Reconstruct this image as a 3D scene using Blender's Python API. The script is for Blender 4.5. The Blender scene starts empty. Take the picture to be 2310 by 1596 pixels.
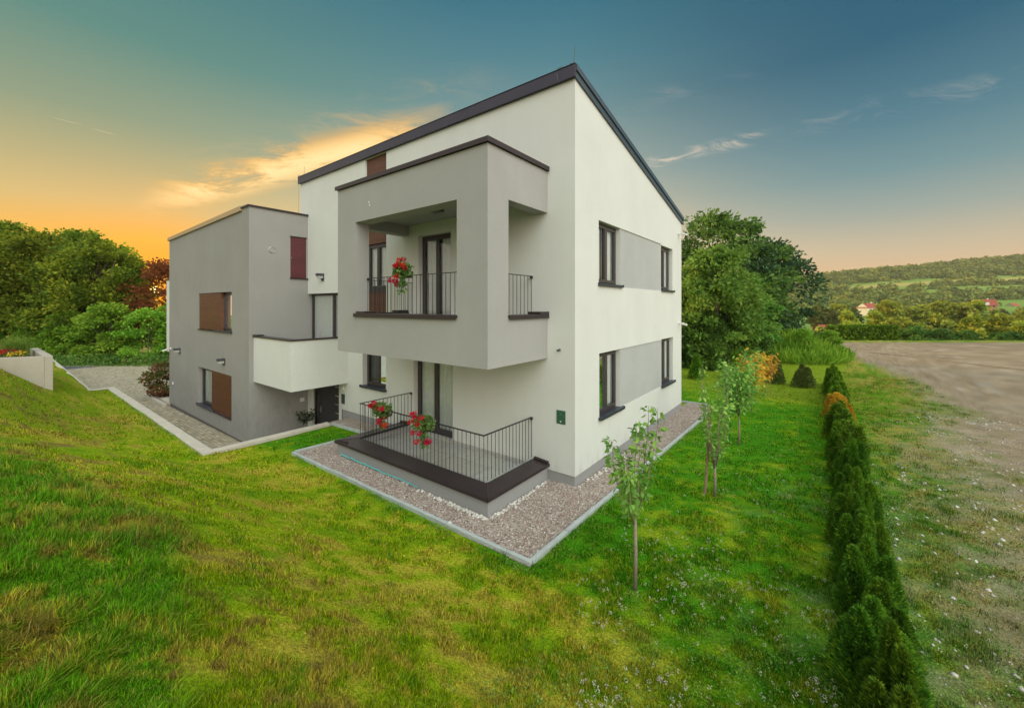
import bpy, math, random
import numpy as np
from mathutils import Vector, Matrix
rad = math.radians
scene = bpy.context.scene
COL = scene.collection
rng = np.random.default_rng(7)
random.seed(7)

# ------------------------------------------------------------------ camera
TH = rad(37.44)
RV = (math.cos(TH), math.sin(TH)); WV = (-math.sin(TH), math.cos(TH))
CAM = (4.06, -7.47, 3.83)
cd = bpy.data.cameras.new('camera'); cam = bpy.data.objects.new('camera', cd); COL.objects.link(cam)
cam.location = CAM; cam.rotation_euler = (rad(90), 0, TH)
cd.sensor_width = 36; cd.lens = 36 * 907 / 2310; cd.shift_y = -109 / 2310
cd.clip_start = 0.05; cd.clip_end = 5000
scene.camera = cam
def cf(X, Y):                       # metres right of / ahead of the viewpoint -> ground coordinates
    return (CAM[0] + X * RV[0] + Y * WV[0], CAM[1] + X * RV[1] + Y * WV[1])

# ------------------------------------------------------------------ exposure
scene.view_settings.view_transform = 'Standard'; scene.view_settings.look = 'None'
scene.view_settings.exposure = 0.0; scene.view_settings.gamma = 1.0
scene.view_settings.use_curve_mapping = False
SUN_EL = rad(4.2)
sh = Vector((WV[0] - 0.8875 * RV[0], WV[1] - 0.8875 * RV[1], 0)).normalized()
SUN = Vector((sh.x * math.cos(SUN_EL), sh.y * math.cos(SUN_EL), math.sin(SUN_EL)))
SUNV = Vector((sh.x, sh.y, 0.029)).normalized()
ld = bpy.data.lights.new('sun', 'SUN'); sun = bpy.data.objects.new('sun', ld); COL.objects.link(sun)
ld.energy = 5.0; ld.angle = rad(0.6); ld.color = (1.0, 0.66, 0.30)
sun.rotation_euler = (-SUN).to_track_quat('-Z', 'Y').to_euler()

def lin(r, g, b):
    f = lambda c: (c / 255 / 12.92) if c / 255 <= 0.04045 else ((c / 255 + 0.055) / 1.055) ** 2.4
    return (f(r), f(g), f(b), 1)

# ------------------------------------------------------------------ node helper
class NT:
    def __init__(s, tree): s.t = tree; s.n = tree.nodes; s.l = tree.links
    def add(s, typ, **kw):
        n = s.n.new(typ)
        for k, v in kw.items(): setattr(n, k, v)
        return n
    def put(s, sock, v):
        if v is None: return
        if hasattr(v, 'is_linked') and hasattr(v, 'node'): s.l.new(v, sock)
        else: sock.default_value = v
    def m(s, op, a, b=None, c=None, clamp=False):
        n = s.add('ShaderNodeMath', operation=op, use_clamp=clamp)
        s.put(n.inputs[0], a); s.put(n.inputs[1], b); s.put(n.inputs[2], c)
        return n.outputs[0]
    def dot(s, a, b):
        n = s.add('ShaderNodeVectorMath', operation='DOT_PRODUCT'); s.put(n.inputs[0], a); s.put(n.inputs[1], b)
        return n.outputs['Value']
    def mr(s, v, a, b, c=0.0, d=1.0, smooth=True):
        n = s.add('ShaderNodeMapRange', interpolation_type='SMOOTHSTEP' if smooth else 'LINEAR')
        s.put(n.inputs[0], v); s.put(n.inputs[1], a); s.put(n.inputs[2], b); s.put(n.inputs[3], c); s.put(n.inputs[4], d)
        return n.outputs[0]
    def ramp(s, v, stops):
        n = s.add('ShaderNodeValToRGB'); s.put(n.inputs[0], v); e = n.color_ramp.elements
        while len(e) < len(stops): e.new(0.5)
        for i, (p, c) in enumerate(stops): e[i].position = p; e[i].color = c
        return n.outputs[0]
    def mix(s, f, a, b, blend='MIX'):
        n = s.add('ShaderNodeMix', data_type='RGBA', blend_type=blend)
        s.put(n.inputs[0], f); s.put(n.inputs[6], a); s.put(n.inputs[7], b)
        return n.outputs[2]
    def xyz(s, x, y, z=0.0):
        n = s.add('ShaderNodeCombineXYZ'); s.put(n.inputs[0], x); s.put(n.inputs[1], y); s.put(n.inputs[2], z)
        return n.outputs[0]
    def noise(s, vec, scale, detail=4, rough=0.55, dist=0.0):
        n = s.add('ShaderNodeTexNoise'); s.put(n.inputs['Vector'], vec)
        n.inputs['Scale'].default_value = scale; n.inputs['Detail'].default_value = detail
        n.inputs['Roughness'].default_value = rough; n.inputs['Distortion'].default_value = dist
        return n.outputs[0]
    def mapping(s, vec, scale=(1, 1, 1), loc=(0, 0, 0), rot=(0, 0, 0)):
        n = s.add('ShaderNodeMapping'); s.put(n.inputs[0], vec)
        n.inputs['Scale'].default_value = scale; n.inputs['Location'].default_value = loc; n.inputs['Rotation'].default_value = rot
        return n.outputs[0]
    def bump(s, h, strength=0.3, dist=0.01):
        n = s.add('ShaderNodeBump'); n.inputs['Strength'].default_value = strength; n.inputs['Distance'].default_value = dist
        s.put(n.inputs['Height'], h); return n.outputs[0]

# ------------------------------------------------------------------ sky
world = bpy.data.worlds.new('World'); scene.world = world; world.use_nodes = True
w = NT(world.node_tree); w.n.clear()
def build_sky():
    tc = w.add('ShaderNodeTexCoord').outputs['Generated']
    fw = w.dot(tc, (WV[0], WV[1], 0)); ri = w.dot(tc, (RV[0], RV[1], 0)); up = w.dot(tc, (0, 0, 1))
    hz = w.m('SQRT', w.m('ADD', w.m('MULTIPLY', fw, fw), w.m('MAXIMUM', w.m('MULTIPLY', ri, ri), 1e-5)))
    saz = w.m('DIVIDE', ri, hz)
    L = w.ramp(up, [(0, lin(255, 138, 12)), (.035, lin(255, 160, 18)), (.075, lin(255, 178, 48)), (.12, lin(248, 190, 90)), (.18, lin(218, 190, 126)), (.25, lin(182, 174, 128)), (.32, lin(142, 158, 130)), (.44, lin(86, 138, 130)), (.6, lin(60, 118, 130)), (.8, lin(120, 150, 160))])
    Cc = w.ramp(up, [(0, lin(255, 205, 130)), (.12, lin(250, 214, 155)), (.22, lin(215, 200, 165)), (.30, lin(172, 180, 165)), (.44, lin(110, 146, 150)), (.52, lin(78, 130, 143)), (.61, lin(48, 112, 134)), (.75, lin(50, 105, 130)), (.9, lin(120, 150, 160))])
    Rr = w.ramp(up, [(0, lin(236, 176, 112)), (.035, lin(230, 182, 128)), (.07, lin(218, 186, 146)), (.11, lin(198, 184, 156)), (.17, lin(156, 168, 160)), (.24, lin(112, 148, 154)), (.32, lin(78, 126, 143)), (.44, lin(34, 96, 122)), (.6, lin(26, 86, 114)), (.8, lin(120, 150, 160))])
    c = w.mix(w.mr(saz, -.75, .02), L, Cc); c = w.mix(w.mr(saz, 0.05, .72), c, Rr)
    # clouds, laid out on the sky sphere about a fixed heading
    f2 = w.m('MAXIMUM', fw, 0.08)
    px = w.m('DIVIDE', ri, f2); py = w.m('DIVIDE', up, f2)
    def band(x0, y0, slope, x1, wid, soft=.12):
        e = w.m('SUBTRACT', py, w.m('ADD', y0, w.m('MULTIPLY', w.m('SUBTRACT', px, x0), slope)))
        across = w.mr(w.m('ABSOLUTE', e), 0.0, wid, 1, 0)
        a = w.m('MULTIPLY', w.mr(px, x0 - soft * .4, x0 + soft), w.mr(px, x1 - soft, x1 + soft * .5, 1, 0))
        return w.m('MULTIPLY', across, a)
    cv = w.xyz(px, py)
    n1 = w.noise(w.mapping(cv, (4.2, 17, 1), loc=(.4, .9, 0), rot=(0, 0, -.25)), 1.0, 10, .68, .5)
    n2 = w.noise(w.mapping(cv, (2.0, 20, 1), rot=(0, 0, -.03)), 1.6, 7, .6, .4)
    n3 = w.noise(w.mapping(cv, (5, 17, 1), loc=(3, 1, 0), rot=(0, 0, -.27)), 1.2, 9, .66, .8)
    b1 = w.m('MULTIPLY', band(-.90, .266, .255, -.2, .075, .16), w.mr(n1, .36, .56))
    b1b = w.m('MULTIPLY', band(-.88, .30, .28, -.1, .11, .3), w.mr(n3, .42, .75, 0, .45))
    b2 = w.m('MULTIPLY', w.m('MULTIPLY', w.mr(px, -.74, -.95), w.m('MULTIPLY', w.mr(py, .05, .09), w.mr(py, .2, .155))), w.mr(n2, .42, .62, 0, .95))
    b2b = w.m('MULTIPLY', w.m('MULTIPLY', w.mr(px, -.8, -1.0), w.mr(py, .20, .17)), w.mr(n2, .55, .7, 0, .5))
    b3 = w.m('MULTIPLY', band(.31, .342, .26, .62, .026, .06), w.mr(n3, .48, .66, 0, .75))
    b4 = w.m('MULTIPLY', band(.22, .47, .28, .58, .05, .2), w.mr(n1, .42, .8, 0, .35))
    b5 = w.m('MULTIPLY', band(.62, .42, .22, 1.35, .05, .2), w.mr(n3, .47, .74, 0, .32))
    def streak(x0, y0, x1, y1, wd, k):
        s = (y1 - y0) / (x1 - x0)
        e = w.m('SUBTRACT', py, w.m('ADD', y0, w.m('MULTIPLY', w.m('SUBTRACT', px, x0), s)))
        a = w.m('MULTIPLY', w.mr(px, x0 - .02, x0 + .02), w.mr(px, x1 - .02, x1 + .01, 1, 0))
        return w.m('MULTIPLY', w.m('MULTIPLY', w.mr(w.m('ABSOLUTE', e), 0, wd, 1, 0), a), k)
    ct = w.m('MAXIMUM', streak(-1.14, .467, -1.07, .449, .0016, .35), streak(-1.04, .439, -.985, .424, .0016, .4))
    c = w.mix(b1b, c, lin(255, 196, 112)); c = w.mix(b1, c, lin(255, 190, 92)); c = w.mix(w.m('MULTIPLY', band(-.90, .256, .255, -.25, .055, .16), w.mr(n1, .42, .58)), c, (1.12, .84, .40, 1))
    c = w.mix(w.m('MAXIMUM', b2, b2b), c, lin(255, 204, 78))
    c = w.mix(b4, c, lin(190, 180, 172)); c = w.mix(b5, c, lin(196, 190, 178)); c = w.mix(b3, c, lin(236, 214, 190))
    c = w.mix(ct, c, lin(236, 220, 180))
    sd = w.dot(tc, tuple(SUNV))
    glow = w.m('POWER', w.m('MAXIMUM', sd, 0), 130)
    wide_ = w.m('MULTIPLY', w.m('POWER', w.m('MAXIMUM', sd, 0), 22), w.mr(up, .20, .0))
    c = w.mix(w.m('MULTIPLY', wide_, .75), c, (1.0, .44, .02, 1))
    c = w.mix(w.m('MULTIPLY', glow, .7), c, (1.25, .42, .012, 1))
    disc = w.mr(sd, math.cos(rad(.42)), math.cos(rad(.3)), 0, 1)
    c = w.mix(disc, c, (6, 4.2, 1.6, 1))
    # added fill light: unseen sky behind the viewpoint and overhead, brightened for the walls
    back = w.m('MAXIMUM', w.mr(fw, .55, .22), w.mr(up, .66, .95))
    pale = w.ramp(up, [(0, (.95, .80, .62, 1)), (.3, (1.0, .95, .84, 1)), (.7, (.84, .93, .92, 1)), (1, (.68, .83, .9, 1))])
    k = w.add('ShaderNodeVectorMath', operation='SCALE'); w.l.new(pale, k.inputs[0]); fill_lobe = w.m('POWER', w.m('MAXIMUM', w.dot(tc, tuple(Vector((RV[0] * .38 - WV[0] * .74, RV[1] * .38 - WV[1] * .74, .55)).normalized())), 0), 4.5)
    w.put(k.inputs['Scale'], w.m('ADD', .72, w.m('MULTIPLY', fill_lobe, 4.0)))  # bright lobe added behind right as fill, for softer shadows and form
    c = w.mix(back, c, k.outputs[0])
    below = w.mr(up, -.02, -.10)
    c = w.mix(below, c, (.12, .13, .08, 1))
    nis = w.add('ShaderNodeTexSky', sky_type='NISHITA'); nis.sun_disc = False
    nis.sun_elevation = SUN_EL; nis.sun_rotation = math.atan2(SUN.x, SUN.y); nis.altitude = 300; nis.dust_density = 2.0
    nk = w.add('ShaderNodeVectorMath', operation='SCALE'); w.l.new(nis.outputs[0], nk.inputs[0]); nk.inputs['Scale'].default_value = .03
    b0 = w.add('ShaderNodeBackground'); w.l.new(nk.outputs[0], b0.inputs[0]); b0.inputs[1].default_value = 0.05
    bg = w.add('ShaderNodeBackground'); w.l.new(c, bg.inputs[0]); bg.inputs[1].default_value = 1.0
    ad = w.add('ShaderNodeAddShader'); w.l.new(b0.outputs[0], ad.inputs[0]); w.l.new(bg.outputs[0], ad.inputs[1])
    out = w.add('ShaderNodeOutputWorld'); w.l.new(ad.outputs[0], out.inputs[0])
build_sky()

# ------------------------------------------------------------------ object helpers
def tag(o, label=None, cat=None, group=None, kind=None):
    if label: o['label'] = label
    if cat: o['category'] = cat
    if group: o['group'] = group
    if kind: o['kind'] = kind
    return o
def thing(name, label, cat, loc=(0, 0, 0), rz=0.0, group=None):
    o = bpy.data.objects.new(name, None); COL.objects.link(o)
    o.empty_display_size = 0.2; o.location = loc; o.rotation_euler = (0, 0, rz)
    return tag(o, label, cat, group)
def link(name, me, mat, parent=None, smooth=False):
    for m_ in (mat if isinstance(mat, (list, tuple)) else [mat]): me.materials.append(m_)
    if smooth: me.polygons.foreach_set('use_smooth', np.ones(len(me.polygons), dtype=bool))
    o = bpy.data.objects.new(name, me); COL.objects.link(o)
    if parent: o.parent = parent
    return o
def dup(root, loc=None, rz=None, sc=None, label=None, group=None):
    r = root.copy(); COL.objects.link(r)
    if loc is not None: r.location = loc
    if rz is not None: r.rotation_euler = (0, 0, rz)
    if sc is not None: r.scale = (sc, sc, sc) if not hasattr(sc, '__len__') else sc
    if label: r['label'] = label
    if group: r['group'] = group
    for ch in list(root.children):
        c = ch.copy(); COL.objects.link(c); c.parent = r
        for g in list(ch.children):
            d = g.copy(); COL.objects.link(d); d.parent = c
    return r
class MB:
    def __init__(s): s.v = []; s.f = []
    def quad(s, *p):
        b = len(s.v); s.v += [tuple(q) for q in p]; s.f.append(tuple(range(b, b + len(p)))); return s
    def box(s, x0, x1, y0, y1, z0, z1):
        p = [(x0, y0, z0), (x1, y0, z0), (x1, y1, z0), (x0, y1, z0), (x0, y0, z1), (x1, y0, z1), (x1, y1, z1), (x0, y1, z1)]
        b = len(s.v); s.v += p
        for f in ((0, 3, 2, 1), (4, 5, 6, 7), (0, 1, 5, 4), (1, 2, 6, 5), (2, 3, 7, 6), (3, 0, 4, 7)): s.f.append(tuple(b + i for i in f))
        return s
    def prism(s, pts, axis, a0, a1):        # polygon pts in the two other axes (order kept), extruded along axis
        def mk(p, a):
            q = list(p); q.insert(axis, a); return tuple(q)
        n = len(pts); b = len(s.v)
        s.v += [mk(p, a0) for p in pts] + [mk(p, a1) for p in pts]
        s.f.append(tuple(b + i for i in range(n))[::-1]); s.f.append(tuple(b + n + i for i in range(n)))
        for i in range(n): j = (i + 1) % n; s.f.append((b + i, b + j, b + n + j, b + n + i))
        return s
    def tube(s, pts, rads, seg=6, cap=True):
        pts = [Vector(p) for p in pts]
        if not hasattr(rads, '__len__'): rads = [rads] * len(pts)
        b = len(s.v); ref = Vector((0.31, 0.17, 0.93))
        for i, p in enumerate(pts):
            d = (pts[min(i + 1, len(pts) - 1)] - pts[max(i - 1, 0)]).normalized()
            u = d.cross(ref)
            if u.length < 0.1: u = d.cross(Vector((1, 0, 0)))
            u.normalize(); v = d.cross(u)
            for k in range(seg):
                a = 2 * math.pi * k / seg; s.v.append(tuple(p + (u * math.cos(a) + v * math.sin(a)) * rads[i]))
        for i in range(len(pts) - 1):
            for k in range(seg):
                k2 = (k + 1) % seg; s.f.append((b + i * seg + k, b + i * seg + k2, b + (i + 1) * seg + k2, b + (i + 1) * seg + k))
        if cap:
            s.f.append(tuple(b + k for k in range(seg))[::-1]); s.f.append(tuple(b + (len(pts) - 1) * seg + k for k in range(seg)))
        return s
    def build(s, name, mat, parent=None, bevel=0.0, smooth=False):
        me = bpy.data.meshes.new(name); me.from_pydata(s.v, [], s.f); me.update()
        import bmesh
        bm = bmesh.new(); bm.from_mesh(me); bmesh.ops.recalc_face_normals(bm, faces=bm.faces); bm.to_mesh(me); bm.free()
        o = link(name, me, mat, parent, smooth)
        if bevel:
            md = o.modifiers.new('bevel', 'BEVEL'); md.width = bevel; md.segments = 2; md.limit_method = 'ANGLE'
        return o
def fast_mesh(name, V, F, k):
    me = bpy.data.meshes.new(name); nf = len(F)
    me.vertices.add(len(V)); me.vertices.foreach_set('co', np.ascontiguousarray(V, dtype=np.float32).ravel())
    me.loops.add(nf * k); me.loops.foreach_set('vertex_index', np.ascontiguousarray(F, dtype=np.int32).ravel())
    me.polygons.add(nf); me.polygons.foreach_set('loop_start', np.arange(nf, dtype=np.int32) * k)
    me.polygons.foreach_set('loop_total', np.full(nf, k, dtype=np.int32))
    me.update(calc_edges=True); return me
def vcol(me, C, name='tint'):
    a = me.color_attributes.new(name, 'FLOAT_COLOR', 'POINT')
    c = np.ones((len(me.vertices), 4), dtype=np.float32); c[:, :3] = C; a.data.foreach_set('color', c.ravel())

# value noise on the ground plane
def _h(i, j, s):
    n = (i * 374761393 + j * 668265263 + s * 974634721) & 0xffffffff
    n = ((n ^ (n >> 13)) * 1274126177) & 0xffffffff
    return ((n ^ (n >> 16)) & 0xffff) / 65535.0
def vn(x, y, s=0):
    x = np.asarray(x, float); y = np.asarray(y, float)
    i = np.floor(x).astype(np.int64); j = np.floor(y).astype(np.int64); fx = x - i; fy = y - j
    fx = fx * fx * (3 - 2 * fx); fy = fy * fy * (3 - 2 * fy)
    return (_h(i, j, s) * (1 - fx) + _h(i + 1, j, s) * fx) * (1 - fy) + (_h(i, j + 1, s) * (1 - fx) + _h(i + 1, j + 1, s) * fx) * fy
def fbm(x, y, s=0, o=4):
    r = 0; a = .5; t = 0
    for k in range(o): r = r + a * vn(x * 2 ** k, y * 2 ** k, s + k * 17); t += a; a *= .55
    return r / t
def sst(a, b, x):
    t = np.clip((np.asarray(x, float) - a) / (b - a), 0, 1); return t * t * (3 - 2 * t)

# ------------------------------------------------------------------ materials
MATS = {}
def newmat(name):
    m_ = bpy.data.materials.new(name); m_.use_nodes = True; t = NT(m_.node_tree); t.n.clear()
    out = t.add('ShaderNodeOutputMaterial'); MATS[name] = m_
    return m_, t, out
def simple(name, col, rough=.6, metal=0.0, var=.06, nscale=8, bump=0.0, bscale=60, bdist=.004, spec=.5, streak=False):
    m_, t, out = newmat(name); p = t.add('ShaderNodeBsdfPrincipled')
    geo = t.add('ShaderNodeNewGeometry').outputs['Position']
    n = t.noise(geo, nscale, 5, .6)
    f = t.mr(n, .3, .7, 1 - var, 1 + var, False)
    if streak:
        n2 = t.noise(t.mapping(geo, (2.2, 2.2, .18)), 1.3, 6, .65); f = t.m('MULTIPLY', f, t.mr(n2, .3, .75, 1.01, .975, False))
        n3 = t.noise(geo, 62, 3, .65); f = t.m('MULTIPLY', f, t.mr(n3, .3, .7, .88, 1.10, False)); zz = t.dot(geo, (0, 0, 1)); n4 = t.noise(t.mapping(geo, (3, 3, 1.2)), 2, 4, .6); f = t.m('MULTIPLY', f, t.m('SUBTRACT', 1, t.m('MULTIPLY', t.mr(zz, .75, .2), t.mr(n4, .4, .75, 0, .14))))
    v = t.add('ShaderNodeVectorMath', operation='SCALE'); v.inputs[0].default_value = col[:3]; t.put(v.inputs['Scale'], f)
    t.put(p.inputs['Base Color'], v.outputs[0])
    p.inputs['Roughness'].default_value = rough; p.inputs['Metallic'].default_value = metal; p.inputs['Specular IOR Level'].default_value = spec
    if bump: t.put(p.inputs['Normal'], t.bump(t.noise(geo, bscale, 3, .6), bump, bdist))
    t.l.new(p.outputs[0], out.inputs[0]); return m_
white = simple('white_render', (.63, .64, .595), .9, var=.035, nscale=.7, bump=.9, bscale=130, bdist=.004, spec=.2, streak=True)
grey = simple('grey_render', (.35, .345, .325), .9, var=.05, nscale=.8, bump=1.0, bscale=120, bdist=.005, spec=.2, streak=True)
greyw = simple('grey_wing_render', (.30, .29, .27), .9, var=.05, nscale=.8, bump=1.0, bscale=120, bdist=.005, spec=.2, streak=True)
greyp = simple('grey_panel_render', (.41, .42, .405), .9, var=.05, nscale=.8, bump=1.0, bscale=120, bdist=.005, spec=.2, streak=True)
plinthm = simple('plinth_render', (.29, .29, .285), .9, var=.18, nscale=90, bump=.6, bscale=150, bdist=.005, spec=.2)
plinthd = simple('plinth_dark', (.13, .115, .11), .85, var=.1, nscale=4, bump=.3, bscale=80)
brownm = simple('brown_sheet_metal', (.045, .032, .034), .34, .35, var=.12, nscale=3)
fasciam = simple('dark_fascia_metal', (.06, .055, .075), .38, .5, var=.1, nscale=2)
vergem = simple('verge_metal', (.10, .13, .16), .3, .7, var=.1, nscale=2)
framem = simple('window_frame_paint', (.055, .045, .045), .4, .1, var=.08, nscale=5)
railm = simple('railing_paint', (.035, .032, .036), .45, .3, var=.1, nscale=9)
sillm = simple('sill_metal', (.05, .055, .075), .35, .4, var=.1, nscale=3)
curbm = simple('kerb_stone', (.54, .48, .39), .9, var=.12, nscale=3, bump=.4, bscale=60)
edgem = simple('edging_concrete', (.40, .43, .41), .9, var=.12, nscale=5, bump=.4, bscale=60)
tilem_base = (.26, .255, .24)
plasticw = simple('white_plastic', (.7, .69, .65), .4, var=.04)
lampm = simple('lamp_housing', (.06, .065, .075), .45, .2, var=.06)
lampg = simple('lamp_diffuser', (.42, .41, .38), .3, var=.03)
greenm = simple('green_cabinet_paint', (.035, .11, .06), .45, .0, var=.08)
steelm = simple('brushed_steel', (.55, .54, .5), .3, .9, var=.05)
doorm = simple('door_dark_leaf', (.045, .043, .048), .5, .1, var=.2, nscale=120)
curtm = simple('curtain_cloth', (.85, .85, .83), .95, var=.05)
tape = simple('turquoise_membrane', (.10, .52, .50), .5, var=.1)
barkm = simple('bark', (.14, .105, .08), .95, var=.3, nscale=14, bump=.7, bscale=30, bdist=.02)
barkl = simple('young_bark', (.24, .19, .13), .9, var=.25, nscale=30, bump=.4, bscale=60)
stakem = simple('stake_timber', (.22, .15, .08), .9, var=.25, nscale=12)
roadm = simple('asphalt', (.10, .105, .12), .9, var=.15, nscale=2, bump=.3, bscale=80)
rooft = simple('red_tile_roof', (.32, .06, .035), .85, var=.2, nscale=.5)
wallh = simple('far_house_wall', (.72, .68, .62), .9, var=.05, nscale=.5)
wallo = simple('orange_house_wall', (.42, .2, .1), .9, var=.08, nscale=.5)
darkw = simple('dark_window', (.03, .035, .045), .3, var=.05)
carm = simple('car_paint', (.6, .62, .64), .3, .2, var=.03)
soilm = simple('soil', (.07, .048, .032), 1.0, var=.3, nscale=12, bump=.8, bscale=30, bdist=.03)
potm = simple('flower_box', (.06, .05, .045), .6, var=.1)
hosem = simple('grey_pipe', (.24, .23, .21), .6, var=.1)
planterm = simple('planter_render', (.44, .39, .32), .9, var=.06, nscale=1.2, bump=.5, bscale=90, spec=.2, streak=True)
rockm = simple('stone', (.5, .48, .44), .9, var=.2, nscale=6, bump=.6, bscale=20)
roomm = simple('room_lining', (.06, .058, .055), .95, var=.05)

def mat_timber(name, c0, c1, board=.28):
    m_, t, out = newmat(name); p = t.add('ShaderNodeBsdfPrincipled')
    geo = t.add('ShaderNodeNewGeometry').outputs['Position']
    g = t.noise(t.mapping(geo, (1.4, 1.4, 26)), 1.6, 7, .65, 1.2)
    z = t.m('DIVIDE', t.dot(geo, (0, 0, 1)), board); fr = t.m('FRACT', z); fl = t.m('FLOOR', z)
    wn = t.add('ShaderNodeTexWhiteNoise', noise_dimensions='1D'); t.put(wn.inputs['W'], fl)
    c = t.mix(t.mr(g, .3, .7), c0, c1)
    c = t.mix(t.m('MULTIPLY', wn.outputs[0], .25), c, (c0[0] * .6, c0[1] * .6, c0[2] * .6, 1))
    gap = t.m('GREATER_THAN', t.m('ABSOLUTE', t.m('SUBTRACT', fr, .5)), .488)
    c = t.mix(gap, c, (.02, .01, .008, 1)); t.put(p.inputs['Base Color'], c)
    p.inputs['Roughness'].default_value = .5
    t.put(p.inputs['Normal'], t.bump(t.m('SUBTRACT', t.m('MULTIPLY', g, .2), gap), .5, .004))
    t.l.new(p.outputs[0], out.inputs[0]); return m_
timber = mat_timber('timber_cladding', (.07, .023, .008, 1), (.15, .048, .015, 1))
timberr = mat_timber('red_timber_shutter', (.075, .013, .017, 1), (.125, .022, .028, 1))
beamm = mat_timber('bare_timber_fascia', (.42, .28, .14, 1), (.5, .36, .19, 1), 3.0)

def mat_glass(name, tint):
    m_, t, out = newmat(name)
    tr = t.add('ShaderNodeBsdfTransparent'); tr.inputs[0].default_value = tint
    gl = t.add('ShaderNodeBsdfGlossy'); gl.inputs['Roughness'].default_value = .02; gl.inputs[0].default_value = (.95, 1, 1, 1)
    fr = t.add('ShaderNodeFresnel'); fr.inputs[0].default_value = 1.6
    mx = t.add('ShaderNodeMixShader'); t.put(mx.inputs[0], t.m('ADD', t.m('MULTIPLY', fr.outputs[0], .9), .03, clamp=True))
    t.l.new(tr.outputs[0], mx.inputs[1]); t.l.new(gl.outputs[0], mx.inputs[2]); t.l.new(mx.outputs[0], out.inputs[0]); return m_
glass = mat_glass('window_glass', (.93, .96, .96, 1))
glassd = mat_glass('smoked_glass', (.35, .40, .40, 1))

def mat_brick(name, cols, mortar, bw, bh, gap, rot=0.0, rough=.85, offset=.5, bump=.5):
    m_, t, out = newmat(name); p = t.add('ShaderNodeBsdfPrincipled')
    geo = t.add('ShaderNodeNewGeometry').outputs['Position']; v = t.mapping(geo, rot=(0, 0, rot))
    b = t.add('ShaderNodeTexBrick'); t.put(b.inputs['Vector'], v); b.offset = offset
    b.inputs['Scale'].default_value = 1; b.inputs['Mortar Size'].default_value = gap; b.inputs['Brick Width'].default_value = bw
    b.inputs['Row Height'].default_value = bh; b.inputs['Color1'].default_value = (0, 0, 0, 1); b.inputs['Color2'].default_value = (1, 1, 1, 1)
    b.inputs['Mortar'].default_value = (.5, .5, .5, 1); b.inputs['Mortar Smooth'].default_value = .2
    c = t.ramp(b.outputs['Color'], [(i / (len(cols) - 1), k) for i, k in enumerate(cols)])
    n = t.noise(geo, 9, 5, .6); c = t.mix(t.mr(n, .35, .8, 0, .45), c, tuple(x * .55 for x in cols[0][:3]) + (1,))
    c = t.mix(b.outputs['Fac'], c, mortar); t.put(p.inputs['Base Color'], c); p.inputs['Roughness'].default_value = rough
    hgt = t.m('ADD', t.m('MULTIPLY', t.noise(geo, 40, 3), .3), t.m('SUBTRACT', 1, b.outputs['Fac']))
    t.put(p.inputs['Normal'], t.bump(hgt, bump, .008)); t.l.new(p.outputs[0], out.inputs[0]); return m_
paver = mat_brick('paving_stones', [(.30, .235, .15, 1), (.50, .41, .26, 1), (.38, .335, .25, 1), (.60, .50, .34, 1)], (.17, .13, .085, 1), .24, .12, .008)
tiles = mat_brick('terrace_tiles', [(.36, .35, .31, 1), (.44, .425, .37, 1), (.40, .40, .38, 1)], (.17, .16, .15, 1), .6, .6, .006, rough=.45, offset=0.0, bump=.2)

def mat_gravel():
    m_, t, out = newmat('gravel'); p = t.add('ShaderNodeBsdfPrincipled')
    geo = t.add('ShaderNodeNewGeometry').outputs['Position']
    v = t.add('ShaderNodeTexVoronoi'); t.put(v.inputs['Vector'], geo); v.inputs['Scale'].default_value = 42; v.inputs['Randomness'].default_value = 1
    v2 = t.add('ShaderNodeTexVoronoi'); t.put(v2.inputs['Vector'], geo); v2.inputs['Scale'].default_value = 17
    r = t.dot(v.outputs['Color'], (.6, .4, 0)); r2 = t.dot(v2.outputs['Color'], (.5, .5, 0))
    c = t.ramp(r, [(0, (.13, .10, .08, 1)), (.35, (.31, .24, .19, 1)), (.6, (.42, .34, .28, 1)), (.85, (.54, .47, .40, 1)), (1, (.76, .72, .64, 1))])
    big = t.noise(geo, .9, 5, .6); c = t.mix(t.mr(big, .45, .75, 0, .35), c, (.25, .155, .115, 1))
    c = t.mix(t.m('MULTIPLY', t.m('GREATER_THAN', r2, .86), .6), c, (.52, .49, .45, 1))
    t.put(p.inputs['Base Color'], c); p.inputs['Roughness'].default_value = .95
    h = t.m('SUBTRACT', 1, v.outputs['Distance']); t.put(p.inputs['Normal'], t.bump(t.m('ADD', h, t.m('MULTIPLY', r, .6)), 1.0, .018))
    t.l.new(p.outputs[0], out.inputs[0]); return m_
gravelm = mat_gravel()
def mat_tint(name, rough=.9, transl=.0, spec=.25, detail=True):
    m_, t, out = newmat(name)
    at = t.add('ShaderNodeAttribute'); at.attribute_name = 'tint'; c = at.outputs['Color']
    geo = t.add('ShaderNodeNewGeometry').outputs['Position']
    p = t.add('ShaderNodeBsdfPrincipled'); p.inputs['Roughness'].default_value = rough; p.inputs['Specular IOR Level'].default_value = spec
    if detail:
        n = t.noise(geo, 34, 6, .7); c = t.mix(1.0, c, t.ramp(n, [(.3, (.3, .3, .3, 1)), (.7, (1.65, 1.65, 1.65, 1))]), 'MULTIPLY')
        t.put(p.inputs['Normal'], t.bump(t.noise(geo, 22, 6, .7), .9, .04))
    t.put(p.inputs['Base Color'], c)
    if transl:
        tr = t.add('ShaderNodeBsdfTranslucent'); t.put(tr.inputs[0], c); mx = t.add('ShaderNodeMixShader'); mx.inputs[0].default_value = transl
        t.l.new(p.outputs[0], mx.inputs[1]); t.l.new(tr.outputs[0], mx.inputs[2]); t.l.new(mx.outputs[0], out.inputs[0])
    else: t.l.new(p.outputs[0], out.inputs[0])
    return m_
groundm = mat_tint('ground_cover', .95, 0, .08)
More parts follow.
